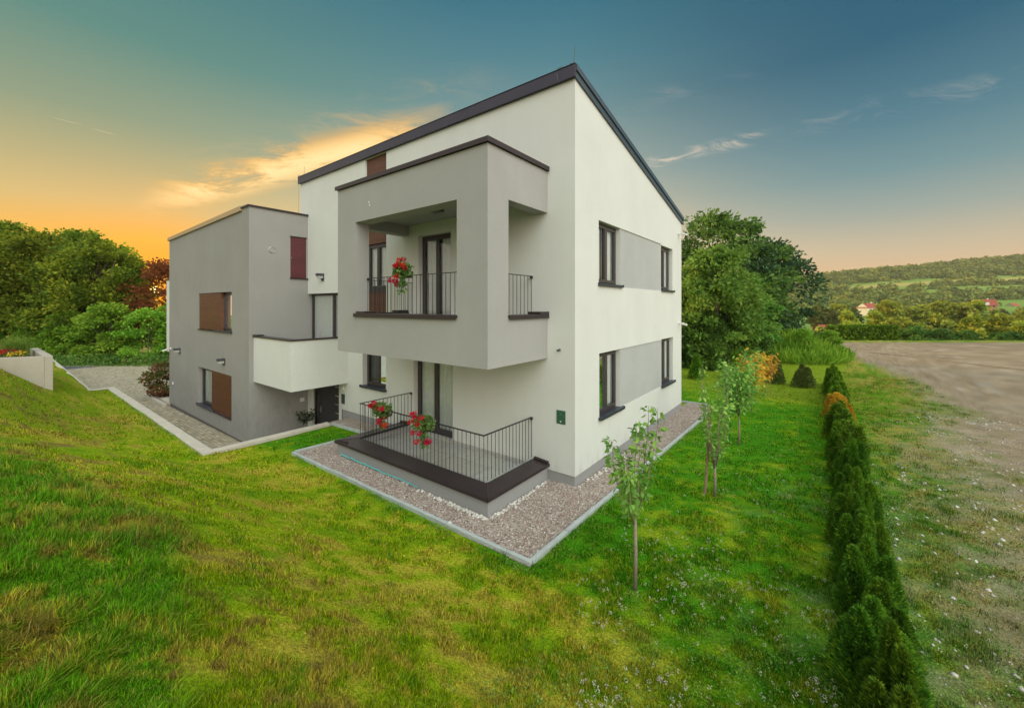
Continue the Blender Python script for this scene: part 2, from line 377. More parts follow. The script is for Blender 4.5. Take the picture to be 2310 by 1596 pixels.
blade = mat_tint('grass_blade', .75, .35, .08, False)
def mat_leaf(name, cols, transl=.3, rough=.55, nsc=.5, namt=.5, spec=.12, gain=1.7):
    m_, t, out = newmat(name)
    g = t.add('ShaderNodeNewGeometry'); ri = g.outputs['Random Per Island']
    oi = t.add('ShaderNodeObjectInfo').outputs['Random']
    tcx = t.add('ShaderNodeTexCoord').outputs['Object']
    n = t.noise(tcx, nsc, 3, .6)
    f = t.m('ADD', t.m('MULTIPLY', ri, 1 - namt), t.m('MULTIPLY', t.mr(n, .3, .7), namt), clamp=True)
    c = t.ramp(f, [(i / (len(cols) - 1), tuple(min(.8, q * gain) for q in k) + (1,)) for i, k in enumerate(cols)])
    hs = t.add('ShaderNodeHueSaturation'); t.put(hs.inputs['Color'], c); t.put(hs.inputs['Hue'], t.mr(oi, 0, 1, .485, .512, False)); t.put(hs.inputs['Value'], t.mr(oi, 0, 1, .82, 1.15, False))
    p = t.add('ShaderNodeBsdfPrincipled'); p.inputs['Roughness'].default_value = rough; p.inputs['Specular IOR Level'].default_value = spec
    t.put(p.inputs['Base Color'], hs.outputs[0])
    tr = t.add('ShaderNodeBsdfTranslucent'); t.put(tr.inputs[0], hs.outputs[0]); mx = t.add('ShaderNodeMixShader'); mx.inputs[0].default_value = transl
    t.l.new(p.outputs[0], mx.inputs[1]); t.l.new(tr.outputs[0], mx.inputs[2]); t.l.new(mx.outputs[0], out.inputs[0]); return m_
leaf_dark = mat_leaf('dark_leaves', [(.018, .045, .012), (.04, .09, .02), (.08, .145, .026), (.13, .19, .035)], .35, gain=2.0)
leaf_olive = mat_leaf('olive_leaves', [(.025, .045, .006), (.065, .105, .010), (.14, .17, .014), (.24, .235, .018)], .45, gain=1.9)
leaf_lime = mat_leaf('lime_leaves', [(.04, .09, .010), (.085, .17, .015), (.15, .24, .022), (.21, .28, .03)], .4, gain=1.9)
leaf_mid = mat_leaf('mid_green_leaves', [(.025, .06, .012), (.055, .125, .02), (.10, .185, .03), (.15, .24, .045)], .4, gain=2.3)
leaf_blue = mat_leaf('blue_green_leaves', [(.012, .035, .014), (.03, .07, .03), (.055, .11, .045), (.09, .14, .05)], .3, gain=1.7)
leaf_sap = mat_leaf('sapling_leaves', [(.04, .11, .02), (.075, .17, .03), (.13, .24, .045), (.24, .34, .07)], .4, nsc=3, gain=2.2)
leaf_yellow_suntint = mat_leaf('yellow_suntinted_leaves', [(.50, .26, .02), (.64, .40, .04), (.70, .48, .07), (.52, .42, .06)], .4, nsc=3, gain=1.0)  # gold of the low sun put into the yellowish leaf colour
leaf_rust = mat_leaf('red_brown_leaves', [(.05, .03, .01), (.12, .04, .015), (.18, .06, .02), (.10, .07, .015)], .5, nsc=1)
leaf_thuja = mat_leaf('thuja_sprays', [(.016, .045, .006), (.035, .09, .008), (.08, .16, .010), (.19, .26, .016)], .3, .6, nsc=2.4, namt=.4, gain=1.8)
leaf_thujab = mat_leaf('brown_thuja_sprays', [(.04, .045, .014), (.06, .085, .02), (.085, .12, .025), (.12, .12, .035)], .2, .7, nsc=4)
leaf_thuja_suntint = mat_leaf('suntinted_thuja_sprays', [(.10, .10, .01), (.30, .19, .02), (.40, .24, .02), (.42, .27, .03)], .3, .6, nsc=3.5, namt=.5)  # sun patch on the hedge put into the spray colour
leaf_far = mat_leaf('far_leaves', [(.035, .05, .014), (.06, .085, .02), (.095, .12, .03), (.12, .13, .035)], .25, nsc=.35)
leaf_far_suntint = mat_leaf('far_suntinted_leaves', [(.06, .095, .014), (.13, .165, .02), (.24, .25, .03), (.36, .32, .045)], .3, nsc=.3)  # gold sunlight on the valley trees put into the leaf colour
leaf_phot = mat_leaf('photinia_leaves', [(.05, .09, .02), (.09, .12, .03), (.15, .09, .03), (.26, .04, .03)], nsc=2.2, namt=.6)
leaf_laurel = mat_leaf('laurel_leaves', [(.014, .022, .012), (.03, .045, .022), (.05, .06, .03)], .15, .4)
leaf_ger = mat_leaf('geranium_leaves', [(.04, .08, .02), (.075, .14, .035), (.12, .19, .05)], nsc=9)
leaf_orn = mat_leaf('ornamental_grass_blades', [(.07, .13, .02), (.12, .2, .03), (.2, .25, .05)], nsc=3)
petal = mat_leaf('red_petals', [(.42, .006, .012), (.58, .012, .02), (.68, .03, .03)], .25, gain=1.0)
petaly = mat_leaf('yellow_petals', [(.6, .38, .02), (.7, .5, .05)], .25, gain=1.0)
petalw = mat_leaf('white_clover_heads', [(.62, .57, .42), (.8, .76, .6)], .2, gain=1.0)

# ------------------------------------------------------------------ ground shape
def height(x, y):
    x = np.asarray(x, float); y = np.asarray(y, float)
    X = (x - CAM[0]) * RV[0] + (y - CAM[1]) * RV[1]; Y = (x - CAM[0]) * WV[0] + (y - CAM[1]) * WV[1]
    A = np.interp(x, [-60, -24, -20, -12, -6, -2, 1.5, 3.2, 4.6, 6.5], [2.8, 2.8, 2.5, 2.1, 1.95, 2.05, 1.8, 1.05, .4, .1])
    z = A * sst(-2.9, -8.2, y + 1.45 * sst(-5.5, -9, x))
    z = z + .13 * (fbm(x * .55, y * .55, 3, 3) - .5) * sst(-2.6, -4.5, y) + .03 * (fbm(x * 2.1, y * 2.1, 5, 2) - .5)
    pit = (x < -8.46) & (y > np.where(x > -21.9, -3.88, -4.6))
    z = np.where(pit, -1.28, z)
    yard = (x > -6.5) & (x < .42) & (y > -2.42) & (y < 8.9)
    z = np.where(yard, -.09 + 0 * z, z)
    z = np.where((x > -8.7) & (x < 1.0) & (y > -2.75) & (y < 9.6), np.minimum(z, .004), z)
    far = sst(44, 62, Y) * (1 - sst(-14, 2, -X)) * -6.5
    z = z + np.where(X > -6, far, 0) - np.where((x < -8.4) & (y > -4), 0, 0)
    mound = 1.5 * np.exp(-(((x - 2.2) / 2.6) ** 2 + ((y - 26.5) / 3.2) ** 2))
    z = z + np.where(y > 15, mound, 0)
    z = np.where((Y > 27.5) & (X < -6), np.minimum(z, -1.26), z)
    return z
DX = [5.49, 5.9, 6.6, 7.4, 7.8, 8.1, 8.0, 7.5, 6.9, 6.5, 6.4]; DY = [44.5, 33.4, 27.5, 24.5, 22, 18.6, 13.1, 9.5, 6.0, 2.0, -12.0]
def dirtmask(x, y):
    edge = np.interp(-np.asarray(y), [-v for v in DY], DX)
    d = x - edge
    n = fbm(x * .5, y * .35, 11, 4) * .6 + fbm(x * 1.7, y * 1.2, 12, 3) * .4
    wide = np.interp(y, [-10, 4, 12, 20, 46], [4.5, 3.0, 2.0, 1.0, .8]); n = n * .6 + .4 * fbm(x * 4.5, y * 3.5, 13, 3)
    m_ = sst(-wide, wide * .55, d + (n - .5) * 2.6 * wide)
    Y = (x - CAM[0]) * WV[0] + (y - CAM[1]) * WV[1]
    return m_ * sst(42.6, 41.2, Y + (n - .5) * 2)
def groundcol(x, y):
    x = np.asarray(x, float); y = np.asarray(y, float)
    n1 = fbm(x * .38, y * .38, 21, 4); n2 = fbm(x * 1.5, y * 1.5, 22, 4); n3 = fbm(x * 5.5, y * 5.5, 23, 3); n5 = fbm(x * 13, y * 13, 24, 2)
    slope = sst(3.4, 1.6, x) * sst(-2.2, -3.4, y)
    dry = np.clip(sst(.52, .62, .20 * n1 + .30 * n2 + .26 * n3 + .24 * n5 + .05 * slope - .02), 0, 1) * (.2 + .8 * slope)
    g = np.array([.058, .225, .004]); yg = np.array([.36, .425, .005]); st = np.array([.50, .36, .06]); br = np.array([.15, .085, .04])
    lawn = g + (yg - g) * np.clip(.12 + .60 * slope + (n1 - .5) * .6 + (n2 - .5) * .8 + (n3 - .5) * .7 + (n5 - .5) * .8, 0, 1)[..., None]
    back = sst(10, 14, y)[..., None]; lawn = lawn * (1 - back) + back * np.array([.18, .26, .012])
    left = (sst(-9.5, -13, x) * sst(-3.4, -4.0, y))[..., None]; lawn = lawn * (1 - left * .8) + left * .8 * np.array([.18, .255, .006])
    c = lawn + (st - lawn) * (dry * .62)[..., None]
    b = sst(.57, .63, .34 * n2 + .36 * n3 + .3 * n5) * sst(-3.6, -5.6, y) * sst(4, 2.5, x)
    c = c + (br - c) * (b * .45)[..., None]
    soil = (sst(.55, .61, .4 * fbm(x * 2.1, y * 2.1, 46, 3) + .35 * n3 + .25 * n5) * sst(-5.4, -6.6, y) * sst(3.5, 2, x) * .5)[..., None]; lg = longmask(x, y)[..., None]; c = c * (1 - .75 * lg) + .75 * lg * (np.array([.078, .29, .007]) + np.array([.34, .10, .02]) * sst(.50, .60, .35 * n2 + .4 * n3 + .25 * n5)[..., None])
    c = c * (1 - soil) + soil * np.array([.13, .07, .035]); dm = dirtmask(x, y)
    k = .5 * sst(.3, .75, fbm(x * .3, y * .3, 31, 4)) + .5 * sst(.35, .65, fbm(x * 1.3, y * 1.3, 35, 3)); n4 = .5 * fbm(x * 3, y * 3, 32, 4) + .5 * fbm(x * 11, y * 11, 36, 2)
    dirt = np.array([.27, .20, .125]) * (1 - k)[..., None] + np.array([.36, .285, .195]) * k[..., None]
    dirt = dirt * (.55 + .9 * n4)[..., None]
    peb = sst(.66, .74, fbm(x * 7, y * 7, 33, 2)) * sst(.4, .6, fbm(x * .8, y * .8, 34, 2)); dirt = dirt + (np.array([.5, .47, .42]) - dirt) * (peb * .3)[..., None]
    weedy = sst(4.9, 5.6, x); mixg = np.array([.09, .20, .008]) + np.array([.24, .06, .05]) * sst(.45, .58, .4 * n2 + .35 * n3 + .25 * n5)[..., None]
    c = c * (1 - .7 * weedy)[..., None] + mixg * (.7 * weedy)[..., None]
    return c + (dirt - c) * dm[..., None]
def longmask(x, y):
    e = np.interp(x, [-20, -8, -4.4, -2.5, -1.1, 0.5, 2.0, 3.0], [-7.8, -7.8, -7.0, -6.5, -6.0, -6.6, -7.1, -9])
    return sst(e + .12, e - .25, y + .5 * (fbm(x * 1.1, y * 1.1, 41, 3) - .5))

def grid(name, xs, ys, hfun, cfun, mat, skip=None):
    xx, yy = np.meshgrid(xs, ys); zz = hfun(xx, yy); V = np.stack([xx, yy, zz], -1).reshape(-1, 3)
    nx, ny = len(xs), len(ys); i, j = np.meshgrid(np.arange(nx - 1), np.arange(ny - 1)); a = (j * nx + i).ravel()
    F = np.stack([a, a + 1, a + nx + 1, a + nx], -1)
    if skip is not None:
        cx = V[F][:, :, 0].mean(1); cy = V[F][:, :, 1].mean(1); F = F[~skip(cx, cy)]
    me = fast_mesh(name, V, F, 4); vcol(me, cfun(V[:, 0], V[:, 1]))
    o = link(name, me, mat, None, True); return o
def spaced(a, b, fine0, fine1, f, c, extra=()):
    s = list(np.arange(fine0, fine1, f)); k = fine0; st = f
    while k > a: st = min(st * 1.12, c); k -= st; s.append(k)
    k = fine1; st = f
    while k < b: s.append(k); st = min(st * 1.12, c); k += st
    s = [v for v in s if all(abs(v - e) > .06 for e in extra)] + list(extra)
    return np.array(sorted(s))
gx = spaced(-90, 70, -9, 9, .14, 1.2, (-8.66, -8.47, -22.1, -21.88, -8.76, -8.74, .41, .43))
gy = spaced(-14, 62, -10, 12, .14, 1.2, (-4.06, -3.87, -4.78, -4.59, -2.43, -2.41, 8.89, 8.91))
tag(grid('ground', gx, gy, height, groundcol, groundm), kind='structure')

# far valley and hill
def hillh(X, Y):
    ridge = 58 + (X - 590) * .092 + 6 * (fbm(X * .004, Y * .004, 51, 3) - .5)
    ridge = np.maximum(ridge, 22 + .02 * X)
    t = np.clip((Y - 230) / 600, 0, 1); prof = t ** 1.25
    z = -7.5 + (ridge + 7) * prof + 5 * (fbm(X * .009, Y * .009, 52, 3) - .5) * sst(230, 330, Y)
    z = z - sst(840, 1500, Y) * 40
    return np.where(Y < 60, -7.5, z)
def hillcol(x, y):
    X = (x - CAM[0]) * RV[0] + (y - CAM[1]) * RV[1]; Y = (x - CAM[0]) * WV[0] + (y - CAM[1]) * WV[1]
    z = hillh(X, Y); Ys = np.maximum(Y, 1); u = 1155 + 907 * X / Ys; v = 689 - 907 * (z - CAM[2]) / Ys
    n = fbm(X * .02, Y * .02, 53, 4)
    c = np.array([.13, .24, .03]) + (np.array([.10, .08, .015])) * n[..., None]
    g = meadow(X, Y); c = c * (1 - g)[..., None] + np.array([.42, .33, .08]) * g[..., None]
    return c
def meadow(X, Y):
    c = 640 + (X - 640) * .05 + 18 * np.sin(X * .013)
    return sst(26, 16, np.abs(Y - c)) * sst(520, 560, X) * sst(930, 880, X)
def meadow2(X, Y):
    return sst(34, 22, np.abs(Y - 560 - (X - 600) * .02)) * sst(600, 640, X) * sst(840, 800, X)
hx = np.concatenate([np.arange(-200, -60, 35), np.arange(-60, 1480, 14)]); hy = np.concatenate([np.arange(52, 300, 10), np.arange(300, 860, 9), np.arange(860, 1040, 30)])
HX, HY = np.meshgrid(hx, hy); HZ = hillh(HX, HY)
hv = np.stack([CAM[0] + HX * RV[0] + HY * WV[0], CAM[1] + HX * RV[1] + HY * WV[1], HZ], -1).reshape(-1, 3)
ii, jj = np.meshgrid(np.arange(len(hx) - 1), np.arange(len(hy) - 1)); a_ = (jj * len(hx) + ii).ravel()
me = fast_mesh('hillside', hv, np.stack([a_, a_ + 1, a_ + len(hx) + 1, a_ + len(hx)], -1), 4); vcol(me, hillcol(hv[:, 0], hv[:, 1]))
tag(link('hillside', me, mat_tint('hillside_grass', detail=False), None, True), kind='structure')

# paved drive, road, kerbs, gravel
mb = MB()
mb.quad((-8.5, -4.0, -.98), (-8.5, .4, -.98), (-22, .4, -1.16), (-22, -4.0, -1.16))
mb.quad((-22, -4.75, -1.16), (-22, 6, -1.18), (-50, 6, -1.2), (-50, -4.75, -1.2))
drive = tag(mb.build('paved_drive', paver), kind='structure')
a, b = cf(-75, 29.3), cf(30, 28.2); c, d = cf(30, 32.6), cf(-75, 33.6)
tag(MB().quad((*a, -1.19), (*b, -1.19), (*c, -1.19), (*d, -1.19)).build('road', roadm), kind='structure')
mb = MB()
mb.box(-8.72, -8.46, -3.85, -.72, -1.3, .04); mb.box(-21.9, -8.46, -4.12, -3.852, -1.3, .041)
mb.box(-22.16, -21.902, -4.86, -3.86, -1.3, .04); mb.box(-44, -22.162, -4.861, -4.6, -1.3, .038)
tag(mb.build('kerb', curbm, bevel=.01), kind='structure')
def strip(mb, pts, wdt, z0, z1):
    for (x0, y0), (x1, y1) in zip(pts[:-1], pts[1:]):
        d = Vector((x1 - x0, y1 - y0)); L = d.length; d.normalize(); n = Vector((-d.y, d.x)) * wdt * .5
        k = 0.0
        while k < L - .02:
            e = min(k + 1.0, L); A = Vector((x0, y0)) + d * (k + .004); B = Vector((x0, y0)) + d * (e - .004)
            q = [(A - n), (B - n), (B + n), (A + n)]; bb = len(mb.v); dz = random.uniform(-.008, .008)
            mb.v += [(p.x, p.y, z0) for p in q] + [(p.x, p.y, z1 + dz) for p in q]
            for f in ((0, 3, 2, 1), (4, 5, 6, 7), (0, 1, 5, 4), (1, 2, 6, 5), (2, 3, 7, 6), (3, 0, 4, 7)): mb.f.append(tuple(bb + i for i in f))
            k = e
mb = MB(); strip(mb, [(-6.72, -2.68), (.69, -2.60)], .07, -.2, .075); strip(mb, [(.66, -2.56), (.93, 7.6), (.6, 9.3), (-6, 9.35)], .07, -.2, .075)
strip(mb, [(-6.76, -2.62), (-6.62, -.62), (-8.40, -.72)], .07, -.2, .075)
tag(mb.build('garden_edging', edgem, bevel=.006), kind='structure')
gxx = np.arange(-8.66, .92, .11); gyy = np.arange(-2.66, 9.4, .11)
def gh(x, y):
    z = .02 * (fbm(x * 1.3, y * 1.3, 61, 3) - .5) + .025 * (fbm(x * 7, y * 7, 62, 2) - .5)
    z = z + .03 + .05 * np.exp(-((x + .25) ** 2 + (y + .3) ** 2) / .08)
    return z
go = grid('gravel_bed', gxx, gyy, gh, lambda x, y: np.ones((len(x), 3)), gravelm, skip=lambda x, y: ((x < -6.66) & (y < -.68)) | ((x < -.1) & (y > .15)) | (x > .66 + .0266 * (y + 2.55)))
tag(go, kind='structure')
# scattered gravel stones
def stones(name, pts, smin, smax, mat, seed=0, pale=0.0):
    r = np.random.default_rng(seed); n = len(pts)
    base = np.array([(1, 0, 0), (-1, 0, 0), (0, 1, 0), (0, -1, 0), (0, 0, 1), (0, 0, -1)], float)
    tri = np.array([(0, 2, 4), (2, 1, 4), (1, 3, 4), (3, 0, 4), (2, 0, 5), (1, 2, 5), (3, 1, 5), (0, 3, 5)])
    s = smin + (smax - smin) * r.random(n) ** 2.5
    V = base[None] * s[:, None, None] * (0.6 + .8 * r.random((n, 6, 1))); V[:, :, 2] *= .65
    an = r.random(n) * 6.28; ca, sa = np.cos(an), np.sin(an)
    x = V[:, :, 0] * ca[:, None] - V[:, :, 1] * sa[:, None]; y = V[:, :, 0] * sa[:, None] + V[:, :, 1] * ca[:, None]
    V = np.stack([x, y, V[:, :, 2]], -1) + pts[:, None, :]
    F = (tri[None] + (np.arange(n) * 6)[:, None, None]).reshape(-1, 3)
    me = fast_mesh(name, V.reshape(-1, 3), F, 3)
    cl = np.array([(.34, .245, .20), (.44, .345, .285), (.56, .51, .45), (.21, .145, .12), (.66, .64, .6)])[r.choice(5, n, p=[.32, .28, .14, .18, .08])]
    cl = cl * (1 - pale) + pale * np.array([.66, .64, .58]) * (.75 + .4 * r.random((n, 1))); vcol(me, np.repeat(cl, 6, 0)); return link(name, me, mat)
stonem = mat_tint('pebble', .95, 0, .2, False)
P = np.stack([rng.uniform(-6.6, .88, 26000), rng.uniform(-2.6, .05, 26000)], -1)
P2 = np.stack([rng.uniform(.03, .9, 9000), rng.uniform(-2.5, 8.5, 9000)], -1); P = np.concatenate([P, P2])
ok = ~((P[:, 0] > -5.72) & (P[:, 0] < -.7) & (P[:, 1] > -1.97)) & ~((P[:, 0] < .0) & (P[:, 1] > -.02)) & (P[:, 0] < .66 + .027 * (P[:, 1] + 2.5) - .05)
P = P[ok]; stones('gravel_stones', np.column_stack([P, gh(P[:, 0], P[:, 1]) + .002]), .006, .022, stonem, 3)['kind'] = 'stuff'
q = []
for i in range(620):
    t = rng.random()
    if t < .5: q.append((-.66 - abs(rng.normal(0, .9)), -2.04 - abs(rng.normal(0, .05))))
    elif t < .8: q.append((-.64 + abs(rng.normal(0, .06)), -2.0 + rng.random() * 1.9))
    else: q.append((.04 + abs(rng.normal(0, .05)), rng.random() * 3))
q = np.array(q); stones('loose_rubble', np.column_stack([q, gh(q[:, 0], q[:, 1]) + .01]), .014, .05, stonem, 5, .7)['kind'] = 'stuff'

# ------------------------------------------------------------------ the house
house = thing('modern_house', 'two storey white and grey rendered house with a sloping roof and a loggia', 'house')
def wall(mb, T, u0, u1, z0, z1, holes=()):
    us = sorted({u0, u1, *[h[0] for h in holes], *[h[1] for h in holes]}); us = [u for u in us if u0 - 1e-6 <= u <= u1 + 1e-6]
    zs = sorted({z0, z1, *[h[2] for h in holes], *[h[3] for h in holes]}); zs = [z for z in zs if z0 - 1e-6 <= z <= z1 + 1e-6]
    for a, b in zip(us[:-1], us[1:]):
        for c, d in zip(zs[:-1], zs[1:]):
            um, zm = (a + b) / 2, (c + d) / 2
            if any(h[0] < um < h[1] and h[2] < zm < h[3] for h in holes): continue
            mb.quad(T(a, 0, c), T(b, 0, c), T(b, 0, d), T(a, 0, d))
    for (a, b, c, d, k) in holes:
        mb.quad(T(a, 0, c), T(a, 0, d), T(a, k, d), T(a, k, c)); mb.quad(T(b, 0, c), T(b, k, c), T(b, k, d), T(b, 0, d))
        mb.quad(T(a, 0, d), T(b, 0, d), T(b, k, d), T(a, k, d)); mb.quad(T(a, 0, c), T(a, k, c), T(b, k, c), T(b, 0, c))
TF = lambda u, d, z: (u, d, z)
TR = lambda u, d, z: (-d, u, z)
TA = lambda u, d, z: (u, -2 + d, z)
TS = lambda u, d, z: (-11.5 - d, u, z)
def tbox(mb, T, u0, u1, d0, d1, z0, z1):
    p, q = T(u0, d0, z0), T(u1, d1, z1)
    mb.box(*(v for i in range(3) for v in (min(p[i], q[i]), max(p[i], q[i]))))
D = .16
mw = MB()
wall(mw, TF, -9.08, 0, .25, 6.86, [(-5.02, -3.70, 3.30, 5.80, D), (-7.66, -6.53, 3.6, 6.86, D), (-7.82, -6.55, 1.22, 2.72, D + .02), (-5.23, -3.63, .25, 2.70, D)])
wall(mw, TF, -9.08, 0, 6.86, 8.58, [(-7.66, -6.53, 6.86, 8.56, D)])
wall(mw, TF, -12.09, -9.08, -1.3, 8.58, [(-11.53, -9.08 - .001, 1.7, 4.28, D), (-11.12, -9.27, -1.0, 1.25, .10)])
wall(mw, TR, 0, 8.12, .25, 6.86, [(1.13, 2.42, 4.33, 5.81, D), (5.72, 7.0, 4.33, 5.78, D), (1.16, 2.42, 1.22, 2.72, D), (5.76, 7.06, 1.22, 2.74, D), (2.421, 5.719, 4.30, 5.81, .025), (2.421, 5.759, 1.22, 2.72, .025)])
mw.quad((0, 0, 6.86), (0, 8.12, 6.86), (0, 0, 8.58))
mw.quad((-12.09, 8.12, -.2), (0, 8.12, -.2), (0, 8.12, 6.86), (-12.09, 8.12, 6.86))
mw.quad((-12.09, 0, -1.3), (-12.09, 8.12, -1.3), (-12.09, 8.12, 6.86), (-12.09, 0, 8.58))
mw.quad((-9.08, .33, -.05), (-.32, .33, -.05), (-.32, 8.0, -.05), (-9.08, 8.0, -.05)); mw.quad((-12.09, .4, -1.25), (-9.08, .4, -1.25), (-9.08, .4, 1.5), (-12.09, .4, 1.5))
main = mw.build('wall', white, house)
pm = MB()
for (z0, z1, y1) in ((4.30, 5.81, 5.719), (1.22, 2.72, 5.759)): pm.quad((-.024, 2.421, z0), (-.024, y1, z0), (-.024, y1, z1), (-.024, 2.421, z1))
tag(pm.build('wall_panel', greyp, house), 'grey rendered panels between the side windows')
mb = MB(); mb.box(-9.08, -.021, .021, .3, -.3, .249); mb.box(-.3, -.02, .3, 8.0, -.3, .249)
mb.build('plinth', plinthm, house)
# roof
mb = MB(); mb.prism([(-.05, 8.585), (-.05, 8.80), (8.2, 7.05), (8.2, 6.835)], 0, -12.12, .02); roof = mb.build('roof', fasciam, house)
mb = MB(); mb.box(-12.14, .045, -.085, -.052, 8.57, 8.83); mb.box(-12.14, .05, -.10, -.0, 8.832, 8.845); mb.build('fascia', fasciam, roof, bevel=.006)
mb = MB(); mb.prism([(-.05, 8.57), (-.05, 8.70), (8.24, 6.95), (8.24, 6.82)], 0, .022, .048)
mb.prism([(-.05, 8.705), (-.05, 8.83), (8.24, 7.08), (8.24, 6.955)], 0, .022, .075)
for k in range(22):
    y = .2 + k * .375; z = 8.635 - (y + .05) * .2112; mb.box(.048, .053, y - .008, y + .008, z - .008, z + .008)
mb.build('verge_trim', vergem, roof)
mb = MB(); mb.tube([(-.03, -.02, 8.83), (-.02, -.02, 8.95), (0, 0, 9.25)], .006, 5); mb.tube([(-.03, -.04, 8.84), (-.05, -.1, 8.86)], .012, 5)
mb.tube([(-.34, -.09, 8.55), (-.36, -.14, 8.7), (-.34, -.14, 8.83), (-.28, -.08, 8.88), (-.25, .05, 8.86)], .007, 5)
mb.build('lightning_rod', lampm, roof)
mb = MB(); mb.tube([(-11.75, -.02, 8.83), (-11.75, -.02, 9.2)], .01, 5); mb.tube([(-12.13, -.05, 7.3), (-12.13, -.07, 8.75), (-12.08, -.09, 8.9), (-11.95, -.05, 8.87)], .012, 5)
mb.build('lightning_rod', steelm, roof)
# annex
aw = MB()
UW = (-16.88, -13.10, 2.84, 4.34, .22); LW = (-16.98, -13.12, -.34, 1.24, .22)
wall(aw, TA, -21.4, -11.5, -.95, 7.02, [UW, LW])
aw.quad((-21.4, -2, 7.02), (-11.5, -2, 7.02), (-11.5, -2, 7.24), (-12.1, -2, 7.24), (-12.1, -2, 7.18))
wall(aw, TS, -2, 0, -.95, 7.24, [(-.64, -.06, 4.86, 6.38, .05)])
aw.quad((-11.5, 0, 1.7), (-11.5, .16, 1.7), (-11.5, .16, 4.28), (-11.5, 0, 4.28))
aw.quad((-21.4, -2, -.95), (-21.4, 8, -.95), (-21.4, 8, 7.02), (-21.4, -2, 7.02))
aw.quad((-21.4, 8, -.95), (-12.09, 8, -.95), (-12.09, 8, 7.02), (-21.4, 8, 7.02))
aw.quad((-21.4, -2, 7.015), (-12.1, -2, 7.17), (-12.1, 8, 7.17), (-21.4, 8, 7.015)); aw.quad((-12.1, -2, 7.235), (-11.5, -2, 7.235), (-11.5, 0, 7.235), (-12.1, 0, 7.235))
annex = tag(aw.build('annex_wall', greyw, house), 'tall grey rendered wing on the street side')
mb = MB(); mb.box(-21.37, -11.53, -1.97, -1.7, -1.35, -.951); mb.box(-21.37, -21.2, -1.7, 6, -1.35, -.951); mb.box(-11.8, -11.53, -1.7, 0, -1.35, -.951); mb.build('plinth', plinthd, annex)
mb = MB(); mb.box(-12.12, -11.44, -2.06, -1.85, 7.241, 7.30); mb.box(-11.62, -11.44, -1.85, -.002, 7.241, 7.30); mb.build('coping', brownm, annex, bevel=.006)
mb = MB(); mb.prism([(-21.45, 7.0), (-12.1, 7.16), (-12.1, 7.33), (-21.45, 7.15)], 1, -2.07, -2.003); mb.build('timber_fascia', beamm, annex)
mb = MB(); mb.tube([(-21.1, -1.95, 7.0), (-21.1, -1.95, 7.5)], .008, 5); mb.tube([(-21.42, -2.05, 7.0), (-21.43, -2.03, 7.16), (-21.3, -1.9, 7.25)], .008, 5); mb.build('lightning_rod', steelm, annex)
mb = MB(); mb.box(-22.0, -21.41, -1.98, 2.2, 1.55, 5.1); sb_ = mb.build('side_bay', white, annex); MB().box(-22.06, -21.405, -2.03, 2.25, 5.101, 5.16).build('coping', brownm, annex)
mb = MB(); t_ = [(-11.49, -1.27 + .11 * math.cos(k * .3927), 5.82 + .11 * math.sin(k * .3927)) for k in range(17)]
mb.tube(t_, .012, 6); mb.build('vent_ring', steelm, annex, smooth=True)
mb = MB(); mb.tube([(-11.5, -1.27, 5.82), (-11.488, -1.27, 5.82)], .095, 16); mb.build('vent_cap', greyw, annex)

